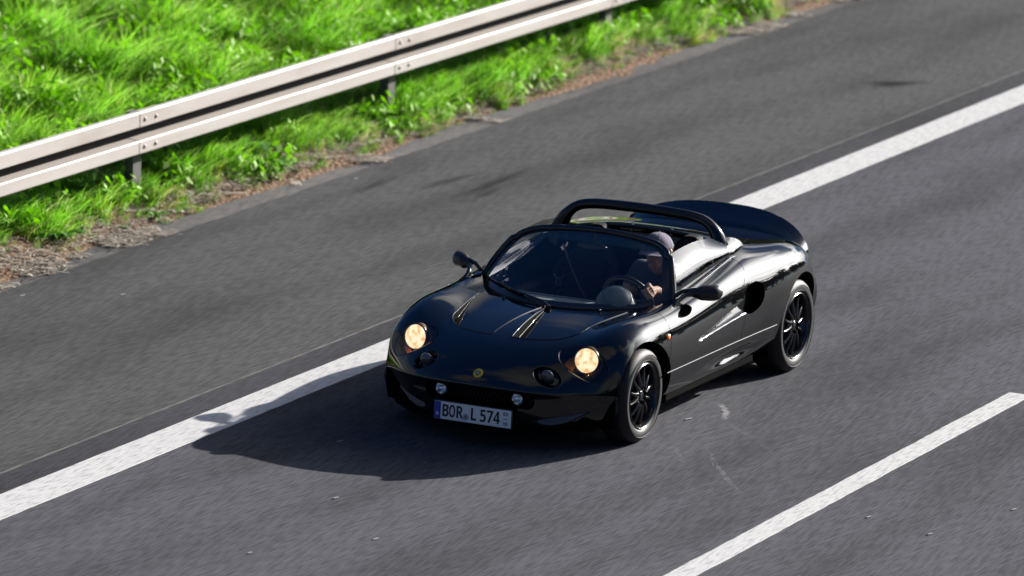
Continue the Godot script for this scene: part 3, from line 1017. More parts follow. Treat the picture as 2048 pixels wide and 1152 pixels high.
func hood_mask(p: Vector3) -> float:
	if p.z < 0.6 or p.z > 1.6 or p.x > 0.62 or p.y < 0.5:
		return 0.0
	var w := 0.445 + 0.07 * clampf((1.2 - p.z) / 0.45, 0.0, 1.0)
	var d := w - p.x
	if p.z > 1.2:
		d = (1.0 - sqrt(pow(p.x / 0.445, 2.4) + pow((p.z - 1.2) / 0.29, 2.4))) * 0.30
	var hs := 0.010 + 0.058 * clampf((p.z - 0.88) / 0.6, 0.0, 1.2)
	return smoothstep(0.0, 0.030, d) * smoothstep(0.0, 0.026, p.x - hs)

func scallop(y: float, z: float) -> float:
	# wedge in the door that deepens towards the intake
	if z > 0.47 or z < -0.46:
		return 0.0
	var t := clampf((0.47 - z) / 0.75, 0.0, 1.4)
	var lo := 0.500 + 0.050 * t
	var hi := 0.506 + 0.132 * t
	var q := (y - lo) / maxf(hi - lo, 0.003)
	if q < 0.0 or q > 1.0:
		return 0.0
	return (0.010 + 0.055 * t) * smoothstep(0.0, 0.12, t) * smoothstep(-0.46, -0.36, z) * (smoothstep(-0.25, 0.78, q) * (q / 0.15 if q < 0.15 else 1.0) if q < 0.78 else 1.0 - smoothstep(0.78, 1.0, q))

func pod(p: Vector3, c: Vector3, a: Vector3, b: Vector3) -> float:
	var d := p - c
	return sqrt(pow(d.dot(a) / a.length_squared(), 2) + pow(d.dot(b) / b.length_squared(), 2))

const LAMP := Vector3(0.582, 0.549, 1.502)
const TURN := Vector3(0.409, 0.470, 1.699)

func displaced(p: Vector3, nn: Vector3) -> Vector3:
	var o := p
	if p.z > 0.6:
		if p.z > 1.2 and p.y > 0.36:
			var e := pod(p, Vector3(0.570, 0.535, 1.52), Vector3(0.112, 0.04, -0.07), Vector3(-0.02, 0.082, -0.085))
			if e < 1.0:
				o += Vector3(-0.25, -0.35, -0.9).normalized() * 0.085 * (1.0 - smoothstep(0.70, 1.0, e))
			var e2 := pod(p, TURN + Vector3(0.004, -0.002, 0.0), Vector3(0.070, 0.022, -0.035), Vector3(-0.01, 0.052, -0.045))
			if e2 < 1.0:
				o += Vector3(-0.15, -0.3, -0.9).normalized() * 0.045 * (1.0 - smoothstep(0.70, 1.0, e2))
		if p.z > 1.4 and p.y < 0.32 and p.x > 0.34 and p.x < 0.68:
			var t := (p.x - 0.36) / 0.29
			if t > 0.0 and t < 1.0:
				var top := 0.200 + 0.052 * t
				var bot := top - 0.046 * sin(PI * pow(t, 0.75)) - 0.001
				var q := (p.y - bot) / (top - bot)
				if q > 0.0 and q < 1.0:
					o += Vector3(-0.3, 0.0, -0.95) * 0.10 * pow(sin(PI * t), 0.7) * (q / 0.85 if q < 0.85 else (1.0 - q) / 0.15)
	if p.x > 0.7:
		var s := scallop(p.y, p.z)
		if s > 0.0:
			o.x -= s
		# flush bowl low on the sill
		var e3 := sqrt(pow((p.z + 0.13) / 0.56, 2) + pow((p.y - 0.292 + 0.02 * p.z) / 0.058, 2))
		if e3 < 1.0:
			o.x -= 0.038 * (1.0 - smoothstep(0.0, 1.0, e3))
	return o

func build_grid() -> void:
	var ctl := net()
	var nr := ctl.size()
	var nc: int = ctl[0].size()
	var sv := SV
	var su := SU
	var cols := (nc - 1) * sv + 1
	var strips := []
	for row in ctl:
		var p: Array = row.duplicate()
		p.push_front(Vector3(-row[1].x, row[1].y, row[1].z))
		p.append(row[nc - 1] * 2.0 - row[nc - 2])
		var s := []
		for k in cols:
			s.append(bsp(p, float(k) / sv))
		strips.append(s)
	var rows := (nr - 1) * su + 1
	var raw_pts := []
	for i in rows:
		raw_pts.append([])
	for k in cols:
		var p := []
		p.append(strips[0][k] * 2.0 - strips[1][k])
		for i in nr:
			p.append(strips[i][k])
		p.append(strips[nr - 1][k] * 2.0 - strips[nr - 2][k])
		for i in rows:
			raw_pts[i].append(bsp(p, float(i) / su))
	GR = raw_pts
	for i in rows:
		var a := []
		for k in cols:
			a.append(displaced(raw_pts[i][k], Vector3.ZERO))
		GP.append(a)
	for i in rows:
		var a := []
		for k in cols:
			var du: Vector3 = GP[mini(i + 1, rows - 1)][k] - GP[maxi(i - 1, 0)][k]
			var right: Vector3 = GP[i][mini(k + 1, cols - 1)]
			var left: Vector3 = GP[i][k - 1] if k > 0 else Vector3(-GP[i][1].x, GP[i][1].y, GP[i][1].z)
			a.append((right - left).cross(du).normalized())
		GN.append(a)
	# the normals must point outwards
	if GN[rows / 2][cols - 2 * SV].x < 0.0:
		for i in rows:
			for k in cols:
				GN[i][k] = -GN[i][k]

# door front and rear shut lines, sill line, as z or y of the cut
func z_front(y: float) -> float:
	return 0.885 - 0.28 * maxf(y - 0.38, 0.0) + 0.03 * smoothstep(0.5, 0.38, y)

func z_rear(y: float) -> float:
	return -0.265 - 0.16 * smoothstep(0.66, 0.84, y) + 0.05 * smoothstep(0.55, 0.40, y)

const Y_SILL := 0.384

func side_open(p: Vector3) -> float:
	# < 0 where the body has no skin: arches, cockpit, mouth, intake
	var f := 1.0
	if p.x > 0.45:
		f = minf(f, Vector2(p.z - FW.z, p.y - FW.y).length() - FARCH)
		f = minf(f, Vector2(p.z - RW.z, p.y - RW.y).length() - RARCH)
	if p.y > 0.6:
		f = minf(f, maxf(p.x - 0.612, maxf(-0.60 - p.z, p.z - zws(p.x))))
	if p.z > 1.2 and p.y > 0.36 and p.x > 0.3:
		f = minf(f, (pod(p, Vector3(0.566, 0.528, 1.50), Vector3(0.112, 0.04, -0.07), Vector3(-0.02, 0.082, -0.085)) - 0.84) * 0.11)
	if p.z > 1.6:
		var q := Vector2(maxf(p.x - 0.325, 0.0), maxf(absf(p.y - 0.312) - 0.010, 0.0))
		f = minf(f, q.length() - 0.036)
	if p.x > 0.7 and p.z < -0.25 and p.z > -0.62:
		var u := (p.z + 0.40) / 0.155
		var w := (p.y - (0.626 - 0.16 * (p.z + 0.40))) / 0.086
		f = minf(f, (sqrt(pow(absf(u), 2.4) + w * w) - 1.0) * 0.08)
	return f

func panel_value(which: int, p: Vector3) -> float:
	# < 0 inside the panel; gaps of 5 mm
	var open := -side_open(p)
	var side := p.x > 0.6
	match which:
		4:
			return recess(p)
		0:
			var f := maxf(open, -recess(p))
			if side:
				f = maxf(f, z_front(p.y) + 0.0025 - p.z)
			else:
				f = maxf(f, 0.30 - p.z)
			return f
		1:
			return maxf(maxf(open, 0.5 - p.x), maxf(maxf(p.z - z_front(p.y) + 0.0025, z_rear(p.y) + 0.0025 - p.z), Y_SILL + 0.003 - p.y))
		2:
			return maxf(maxf(open, 0.5 - p.x), maxf(maxf(p.z - z_front(p.y) + 0.0025, -0.76 - p.z), p.y - Y_SILL + 0.003))
		_:
			var f := open
			if side:
				f = maxf(f, p.z - z_rear(p.y) + 0.0025)
				if p.y < Y_SILL - 0.003 or p.z > -0.76:
					f = maxf(f, minf(Y_SILL + 0.003 - p.y, p.z + 0.755))
			else:
				f = maxf(f, p.z + 0.55)
			return f

func panel(which: int) -> MB:
	var mb := MB.new()
	var rows := GP.size()
	var cols: int = GP[0].size()
	var val := []
	for i in rows:
		var a := PackedFloat32Array()
		for k in cols:
			a.append(panel_value(which, GP[i][k]))
		val.append(a)
	var at := {}
	for i in rows - 1:
		for k in cols - 1:
			var q := [[i, k], [i, k + 1], [i + 1, k + 1], [i + 1, k]]
			var ins := 0
			for e in q:
				if val[e[0]][e[1]] < 0.0: ins += 1
			if ins == 0:
				continue
			var idx := []
			if ins == 4:
				for e in q:
					idx.append(corner(mb, at, e[0], e[1], cols))
			else:
				for s in 4:
					var a: Array = q[s]
					var b: Array = q[(s + 1) % 4]
					var va: float = val[a[0]][a[1]]
					var vb: float = val[b[0]][b[1]]
					if va < 0.0:
						idx.append(corner(mb, at, a[0], a[1], cols))
					if (va < 0.0) != (vb < 0.0):
						var t := va / (va - vb)
						var na: Vector3 = GN[a[0]][a[1]]
						idx.append(mb.add(GP[a[0]][a[1]].lerp(GP[b[0]][b[1]], t), na.lerp(GN[b[0]][b[1]], t).normalized()))
			for s in range(1, idx.size() - 1):
				mb.tri(idx[0], idx[s], idx[s + 1])
	return mb

func corner(mb: MB, at: Dictionary, i: int, k: int, cols: int) -> int:
	var key := i * cols + k
	if not at.has(key):
		at[key] = mb.add(GP[i][k], GN[i][k])
	return at[key]

# where the skin stands over (y, z) on the left side
func skin_x(y: float, z: float) -> Vector3:
	var best := 1e9
	var out := Vector3(0.84, y, z)
	for i in range(5 * SU, GP.size()):
		var mid: Vector3 = GP[i][8 * SV]
		if absf(mid.z - z) > 0.30:
			continue
		for k in range(5 * SV, GP[i].size()):
			var p: Vector3 = GP[i][k]
			var d := (p.y - y) * (p.y - y) + (p.z - z) * (p.z - z)
			if d < best:
				best = d
				out = p
	return Vector3(out.x, y, z)

func both(called: String, mb: MB, m: Material, parent: Node) -> Array:
	return [put(called, mb, m, parent), put(called, mb.mirror(), m, parent)]

func sports_car() -> void:
	var car := thing("sports_car", "black open two-seat roadster with lit round headlamps, on the traffic lane", "car")
	build_grid()
	var f := panel(0)
	var fm := f.mirror()
	f.join(fm)
	var clam := put("front_clamshell", f, M.black_paint, car)
	var door := both("door", panel(1), M.black_paint, car)
	both("sill", panel(2), M.black_paint, car)
	var r := panel(3)
	r.join(r.mirror())
	var rear := put("rear_clamshell", r, M.black_paint, car)
	bonnet_recess(clam)
	arch_lips(clam, rear)
	underbody(car)
	nose(car, clam)
	glasshouse(car, door)
	rear_details(car, rear)
	mirrors(car)
	for s in [1.0, -1.0]:
		wheel(car, Vector3(FW.x if s > 0.0 else -0.792, FW.y, FW.z), s, FR, 0.190, 0.2035, 0.3)
		wheel(car, Vector3(RW.x * s, RW.y, RW.z), s, RR, 0.225, 0.2150, 1.1)
	cockpit(car)

func arch_lips(front: Node, rear: Node) -> void:
	for w in [[FW, FARCH, front], [RW, RARCH, rear]]:
		var mb := MB.new()
		var rows := []
		for i in 61:
			var an := lerpf(-0.55, PI + 0.55, i / 60.0)
			var y: float = w[0].y + w[1] * sin(an)
			var z: float = w[0].z + w[1] * cos(an)
			if y < 0.17:
				continue
			var p := skin_x(y, z)
			rows.append([p, p + Vector3(-0.012, 0.0, 0.0) + Vector3(0, sin(an), cos(an)) * 0.001, p + Vector3(-0.06, 0, 0) + Vector3(0, sin(an), cos(an)) * 0.008])
		for k in range(1, rows.size() - 1):
			for j in 3:
				rows[k][j].x = (rows[k - 1][j].x + rows[k][j].x * 2.0 + rows[k + 1][j].x) / 4.0
		mb.grid(rows)
		var centre := Vector3(0.8, w[0].y, w[0].z)
		for i in mb.n.size():
			if mb.n[i].dot(centre - mb.v[i]) < 0.0: mb.n[i] = -mb.n[i]
		both("arch_lip", mb, M.satin_black, w[2])
		var lb := MB.new()
		lb.lathe(Vector3(0.42, w[0].y, w[0].z), Vector3.RIGHT, [Vector2(w[1] + 0.010, 0.0), Vector2(w[1] + 0.010, 0.36)], 40, -PI, PI)
		lb.lathe(Vector3(0.42, w[0].y, w[0].z), Vector3.RIGHT, [Vector2(0.0, 0.0), Vector2(w[1] + 0.010, 0.0)], 40)
		# keep the liner above the road
		var keep := PackedInt32Array()
		for t in range(0, lb.ix.size(), 3):
			if minf(lb.v[lb.ix[t]].y, minf(lb.v[lb.ix[t + 1]].y, lb.v[lb.ix[t + 2]].y)) > 0.13:
				for j in 3: keep.append(lb.ix[t + j])
		lb.ix = keep
		both("arch_liner", lb, M.void_black, w[2])

func underbody(car: Node) -> void:
	var mb := MB.new()
	mb.box(Vector3(0, 0.155, -0.05), Vector3(1.34, 0.05, 3.3), 0.02)
	mb.box(Vector3(0, 0.30, -1.2), Vector3(0.80, 0.34, 1.0), 0.03)
	mb.box(Vector3(0, 0.33, 1.2), Vector3(0.76, 0.26, 0.75), 0.03)
	# inner skin behind the shut lines
	for s in [-1.0, 1.0]:
		mb.box(Vector3(0.755 * s, 0.36, 0.10), Vector3(0.06, 0.40, 1.36), 0.02)
		mb.box(Vector3(0.70 * s, 0.52, 0.70), Vector3(0.14, 0.26, 0.16), 0.02)
		mb.box(Vector3(0.70 * s, 0.56, -0.42), Vector3(0.16, 0.34, 0.50), 0.02)
	put("underbody", mb, M.void_black, car)

func bare_pt(x: float, y: float) -> Vector3:
	var best := 1e9
	var out := Vector3.ZERO
	for i in range(SU, 6 * SU):
		for k in range(SV, 7 * SV):
			var p: Vector3 = GR[i][k]
			var q := (p.x - x) * (p.x - x) + (p.y - y) * (p.y - y)
			if q < best:
				best = q
				out = p
	return Vector3(x, y, out.z)

func corner_blade() -> MB:
	var rows := []
	for i in 17:
		var t := i / 16.0
		var x := lerpf(0.372, 0.640, t)
		var y := lerpf(0.198, 0.252, t)
		var h := 0.046 * sin(PI * pow(t, 0.75))
		var lo := bare_pt(x, y - h) + Vector3(0.001, 0, 0.003)
		var hi := bare_pt(x, y) + Vector3(0, 0, 0.003 - h * 0.55)
		rows.append([lo, lo.lerp(hi, 0.5) + Vector3(0, 0.002, 0.002), hi])
	var mb := MB.new()
	mb.grid(rows)
	for i in mb.n.size():
		if mb.n[i].z + mb.n[i].y < 0.0: mb.n[i] = -mb.n[i]
	return mb

func surface_pt(x: float, y: float) -> Array:
	# point of the nose skin at (x, y), and its normal
	var best := 1e9
	var out := [Vector3.ZERO, Vector3.UP]
	for i in range(SU, 12 * SU):
		for k in range(0, 2 * SV):
			var p: Vector3 = GP[i][k]
			if p.z < 1.0: continue
			var d := (p.x - x) * (p.x - x) + (p.y - y) * (p.y - y)
			if d < best:
				best = d
				out = [p, GN[i][k]]
	return out

func nose(car: Node, clam: Node) -> void:
	# mouth: duct, mesh and crossbar
	var duct := MB.new()
	var ring := []
	for i in 49:
		var an := TAU * i / 48.0
		var c := Vector2(cos(an), sin(an))
		var x := clampf(c.x * 9.0, -1.0, 1.0) * 0.325 + 0.040 * c.x
		var y := 0.312 + clampf(c.y * 9.0, -1.0, 1.0) * 0.010 + 0.040 * c.y
		var z := 1.808 - 0.30 * x * x
		ring.append([Vector3(x, y, z), Vector3(x * 0.97, 0.312 + (y - 0.312) * 0.9, z - 0.14)])
	duct.grid(ring)
	for i in duct.n.size():
		var d := Vector3(0, 0.312, duct.v[i].z) - Vector3(0, duct.v[i].y, duct.v[i].z)
		if duct.n[i].dot(d) < 0.0: duct.n[i] = -duct.n[i]
	var mouth := put("grille_opening", duct, M.void_black, car)
	var back := MB.new()
	back.box(Vector3(0, 0.312, 1.655), Vector3(0.76, 0.13, 0.01))
	put("radiator", back, M.void_black, mouth)
	var mesh := MB.new()
	for i in 27:
		var x := -0.325 + 0.025 * i
		mesh.tube([Vector3(x - 0.02, 0.272, 1.735 - 0.3 * x * x), Vector3(x + 0.02, 0.352, 1.735 - 0.3 * x * x)], [0.0018], 4)
		mesh.tube([Vector3(x + 0.02, 0.272, 1.735 - 0.3 * x * x), Vector3(x - 0.02, 0.352, 1.735 - 0.3 * x * x)], [0.0018], 4)
	put("mesh_grille", mesh, M.satin_black, mouth)
	for s in [1.0, -1.0]:
		# headlamp: drum with a lit lens
		var c := Vector3(LAMP.x * s, LAMP.y, LAMP.z)
		var ax := Vector3(0.10 * s, 0.18, 1.0).normalized()
		var drum := MB.new()
		drum.lathe(c, ax, [Vector2(0.0, -0.13), Vector2(0.082, -0.12), Vector2(0.084, -0.012), Vector2(0.083, 0.0), Vector2(0.077, 0.004), Vector2(0.074, -0.004)], 40)
		flip_out(drum, c - ax * 0.06)
		var h := put("headlamp", drum, M.satin_black, car)
		var band := MB.new()
		band.lathe(c, ax, [Vector2(0.0852, -0.105), Vector2(0.0856, -0.030)], 40)
		flip_out(band, c - ax * 0.06)
		put("reflector_band", band, M.bronze_bucket, h)
		var av := Vector3(0.112 * s, 0.04, -0.07)
		var bv := Vector3(-0.02 * s, 0.082, -0.085)
		var cv := av.cross(bv).normalized()
		if cv.z > 0.0: cv = -cv
		var bowl2 := MB.new()
		bowl2.ball(Vector3(0.564 * s, 0.526, 1.497), Vector3(0.134, 0.14, 0.115), 40, Basis(av.normalized(), cv, bv.normalized()), 0.0)
		for i in bowl2.n.size(): bowl2.n[i] = -bowl2.n[i]
		put("bucket", bowl2, M.bronze_bucket, h)
		var lens := MB.new()
		lens.lathe(c, ax, [Vector2(0.0, 0.012), Vector2(0.025, 0.011), Vector2(0.050, 0.008), Vector2(0.068, 0.002), Vector2(0.0745, -0.004)], 40)
		for i in lens.n.size():
			if lens.n[i].dot(ax) < 0.0: lens.n[i] = -lens.n[i]
		put("lens", lens, M.headlamp_glow, h)
		var lamp := OmniLight3D.new()
		lamp.name = "headlamp_light"
		lamp.light_color = Color(1.0, 0.72, 0.46)
		lamp.light_energy = 0.005
		lamp.light_size = 0.01
		lamp.omni_range = 4.0
		lamp.omni_attenuation = 2.0
		lamp.shadow_enabled = true
		lamp.position = c - ax * 0.045 + Vector3(0.0, -0.094, 0.0)
		h.add_child(lamp, true)
		var cov := MB.new()
		lamp_cover(cov)
		put("lamp_cover", cov if s > 0.0 else cov.mirror(), M.cover_glass, h)
		# indicator
		var ti := Vector3(TURN.x * s, TURN.y - 0.006, TURN.z - 0.022)
		var tm := MB.new()
		tm.ball(ti, Vector3(0.043, 0.043, 0.030), 20, Basis(Vector3.RIGHT, 0.45))
		put("indicator", tm, M.smoke_lens, car)
		# driving lamp in the mouth
		var dl := Vector3(0.258 * s, 0.322, 1.772)
		var dm := MB.new()
		dm.lathe(dl, Vector3(0, 0, 1), [Vector2(0.0, -0.07), Vector2(0.040, -0.06), Vector2(0.043, -0.004), Vector2(0.040, 0.004), Vector2(0.035, 0.003)], 28)
		flip_out(dm, dl - Vector3(0, 0, 0.03))
		var d := put("driving_lamp", dm, M.satin_black, car)
		var bowl := MB.new()
		bowl.lathe(dl, Vector3(0, 0, 1), [Vector2(0.036, 0.0), Vector2(0.028, -0.016), Vector2(0.014, -0.028), Vector2(0.0, -0.032)], 28)
		for i in bowl.n.size():
			if bowl.n[i].z < 0.0: bowl.n[i] = -bowl.n[i]
		put("reflector", bowl, M.chrome, d)
		var lz := MB.new()
		lz.lathe(dl, Vector3(0, 0, 1), [Vector2(0.0, 0.011), Vector2(0.020, 0.009), Vector2(0.036, 0.001)], 28)
		for i in lz.n.size():
			if lz.n[i].z < 0.0: lz.n[i] = -lz.n[i]
		put("lens", lz, M.lamp_glass, d)
		# side repeater
		var rp := skin_x(0.606, 0.858)
		var rm := MB.new()
		rm.ball(Vector3(rp.x * s, rp.y, rp.z), Vector3(0.012, 0.020, 0.026), 16)
		put("side_repeater", rm, M.amber_lens, car)
		# washer jet
		var wp := MB.new()
		wp.ball(Vector3(0.33 * s, 0.700, 0.80), Vector3(0.010, 0.008, 0.012), 10)
		put("washer_jet", wp, M.satin_black, clam)
	both("corner_blade", corner_blade(), M.grey_plastic, clam)
	# badge
	var sp := surface_pt(0.0, 0.452)
	var bc: Vector3 = sp[0]
	var bn: Vector3 = sp[1]
	var bd := MB.new()
	bd.lathe(bc, bn, [Vector2(0.0, 0.006), Vector2(0.027, 0.0055), Vector2(0.031, 0.002), Vector2(0.031, -0.002)], 28)
	flip_out(bd, bc - bn * 0.02)
	var badge := put("nose_badge", bd, M.badge_yellow, car)
	var tg := MB.new()
	var bx := Vector3.RIGHT
	var by := bn.cross(bx)
	if by.y < 0: by = -by
	var tp := []
	for i in 18:
		var an := PI / 2 + TAU * i / 18.0
		var rr := 0.0165 * (1.0 + 0.22 * cos(3.0 * (an + PI / 2)))
		tp.append(bc + bn * 0.0072 + bx * cos(an) * rr + by * sin(an) * rr)
	tg.face(tp, bn)
	put("badge_emblem", tg, M.badge_green, badge)
	var letters := MB.new()
	for i in 3:
		letters.box(bc + bn * 0.0082 + bx * (-0.007 + 0.007 * i) + by * 0.004, Vector3(0.003, 0.009, 0.001), 0.0, Basis(bx, by, bn))
	letters.box(bc + bn * 0.0082 - by * 0.006, Vector3(0.012, 0.003, 0.001), 0.0, Basis(bx, by, bn))
	put("badge_letters", letters, M.print_white, badge)
	plate(car)

func lamp_cover(mb: MB) -> void:
	var at := {}
	for i in range(6 * SU, 12 * SU):
		for k in range(2 * SV, 7 * SV):
			var idx := []
			for q in [[i, k], [i, k + 1], [i + 1, k + 1], [i + 1, k]]:
				var p: Vector3 = GR[q[0]][q[1]]
				if p.z > 1.2 and p.y > 0.36 and pod(p, Vector3(0.570, 0.535, 1.52), Vector3(0.112, 0.04, -0.07), Vector3(-0.02, 0.082, -0.085)) < 0.97:
					idx.append(q)
			if idx.size() < 4:
				continue
			var f := []
			for q in idx:
				var key: int = q[0] * 10000 + q[1]
				if not at.has(key):
					var r: int = q[0]
					var cc: int = q[1]
					var n: Vector3 = (GR[r][cc + 1] - GR[r][cc - 1]).cross(GR[r + 1][cc] - GR[r - 1][cc]).normalized()
					if n.z < 0.0: n = -n
					at[key] = mb.add(GR[r][cc] - n * 0.001, n)
				f.append(at[key])
			mb.quad(f[0], f[1], f[2], f[3])

func flip_out(mb: MB, c: Vector3) -> void:
	for i in mb.n.size():
		if mb.n[i].dot(mb.v[i] - c) < 0.0:
			mb.n[i] = -mb.n[i]

func lettering(text: String, size: float, squeeze: float, at: Vector3, m: Material, parent: Node, called: String, bold := 700) -> void:
	var tm := TextMesh.new()
	var fo := SystemFont.new()
	fo.font_names = PackedStringArray(["Droid Sans"])
	fo.font_weight = bold
	tm.font = fo
	tm.text = text
	tm.font_size = 64
	tm.pixel_size = size / 46.0
	tm.depth = 0.0015
	tm.curve_step = 1.0
	var o := put(called, tm, m, parent)
	o.position = at
	o.scale = Vector3(squeeze, 1, 1)

func plate(car: Node) -> void:
	var c := Vector3(0, 0.207, 1.846)
	var mb := MB.new()
	mb.box(Vector3.ZERO, Vector3(0.532, 0.120, 0.012), 0.004)
	var p := put("number_plate", mb, M.print_black, car)
	p.position = c
	p.rotation.x = -0.045
	var face := MB.new()
	face.box(Vector3(0.0, 0, 0.0075), Vector3(0.518, 0.108, 0.004), 0.0015)
	put("plate_face", face, M.white_plate, p)
	var eu := MB.new()
	eu.box(Vector3(-0.2365, 0, 0.0100), Vector3(0.043, 0.106, 0.002), 0.0008)
	put("plate_band", eu, M.plate_blue, p)
	var z := 0.0098
	lettering("B", 0.075, 0.80, Vector3(-0.184, 0, z), M.print_black, p, "plate_letter")
	lettering("O", 0.075, 0.62, Vector3(-0.138, 0, z), M.print_black, p, "plate_letter")
	lettering("R", 0.075, 0.80, Vector3(-0.090, 0, z), M.print_black, p, "plate_letter")
	lettering("L", 0.075, 0.85, Vector3(0.005, 0, z), M.print_black, p, "plate_letter")
	lettering("5", 0.075, 0.80, Vector3(0.071, 0, z), M.print_black, p, "plate_letter")
	lettering("7", 0.075, 0.80, Vector3(0.117, 0, z), M.print_black, p, "plate_letter")
	lettering("4", 0.075, 0.78, Vector3(0.163, 0, z), M.print_black, p, "plate_letter")
	lettering("03", 0.022, 0.95, Vector3(0.222, 0.030, z), M.print_black, p, "plate_letter")
	lettering("10", 0.022, 0.95, Vector3(0.222, -0.030, z), M.print_black, p, "plate_letter")
	lettering("D", 0.020, 0.9, Vector3(-0.2365, -0.022, 0.0112), M.print_white, p, "plate_letter")
	var dash := MB.new()
	dash.box(Vector3(0.222, 0, z + 0.0005), Vector3(0.030, 0.0035, 0.001))
	put("plate_dash", dash, M.print_black, p)
	var seal := MB.new()
	seal.lathe(Vector3(-0.0445, -0.022, z), Vector3(0, 0, 1), [Vector2(0.0, 0.001), Vector2(0.0205, 0.001), Vector2(0.0205, -0.001)], 24)
	for i in seal.n.size():
		if seal.n[i].z < -0.1: seal.n[i] = -seal.n[i]
	var sl := put("plate_seal", seal, M.seal_grey, p)
	var s2 := MB.new()
	s2.lathe(Vector3(-0.0445, -0.022, z + 0.0012), Vector3(0, 0, 1), [Vector2(0.0, 0.0004), Vector2(0.008, 0.0004)], 16)
	for i in s2.n.size():
		if s2.n[i].z < -0.1: s2.n[i] = -s2.n[i]
	put("seal_mark", s2, M.seal_red, sl)

# windscreen sheet: s across -1..1, t upwards 0..1
func screen_pt(s: float, t: float, lift := 0.0) -> Vector3:
	var xb := 0.672 * s
	var b := Vector3(xb, 0.692 + 0.010 * s * s, 0.842 - 0.88 * xb * xb)
	var xh := 0.515 * s
	var h := Vector3(xh, 1.048 - 0.040 * s * s, 0.128 + 0.06 * s * s)
	var p := b.lerp(h, t)
	var nn := Vector3(s * 0.55, 0.82, 0.62).normalized()
	return p + nn * (0.030 * sin(PI * t) * (1.0 - 0.4 * s * s) + lift)

func screen_edge(s: float, t: float, inset: float) -> float:
	# < 0 inside a rounded outline, in about metres
	var x := absf(s) * lerpf(0.672, 0.515, t)
	var half := lerpf(0.672, 0.515, t) - inset
	var y := t * 0.80
	var top := 0.80 - inset
	var rad := 0.13
	var q := Vector2(maxf(x - (half - rad), 0.0), maxf(y - (top - rad), 0.0))
	var d := q.length() - rad
	return maxf(d, inset * 1.0 - y - (0.0))

func sheet(fn: Callable, cut: Callable, nu: int, nv: int, m: MB) -> void:
	var f := []
	var v := []
	var n := []
	for i in nv + 1:
		var a := []
		var b := []
		for k in nu + 1:
			a.append(fn.call(float(k) / nu, float(i) / nv))
			b.append(cut.call(float(k) / nu, float(i) / nv))
		v.append(a)
		f.append(b)
	for i in nv + 1:
		var a := []
		for k in nu + 1:
			var du: Vector3 = v[i][mini(k + 1, nu)] - v[i][maxi(k - 1, 0)]
			var dv: Vector3 = v[mini(i + 1, nv)][k] - v[maxi(i - 1, 0)][k]
			a.append(du.cross(dv).normalized())
		n.append(a)
	for i in nv:
		for k in nu:
			var q := [[i, k], [i, k + 1], [i + 1, k + 1], [i + 1, k]]
			var idx := []
			for s in 4:
				var a: Array = q[s]
				var b: Array = q[(s + 1) % 4]
				var va: float = f[a[0]][a[1]]
				var vb: float = f[b[0]][b[1]]
				if va < 0.0:
					idx.append(m.add(v[a[0]][a[1]], n[a[0]][a[1]]))
				if (va < 0.0) != (vb < 0.0):
					var t := va / (va - vb)
					idx.append(m.add(v[a[0]][a[1]].lerp(v[b[0]][b[1]], t), n[a[0]][a[1]].lerp(n[b[0]][b[1]], t).normalized()))
			for s in range(1, idx.size() - 1):
				m.tri(idx[0], idx[s], idx[s + 1])

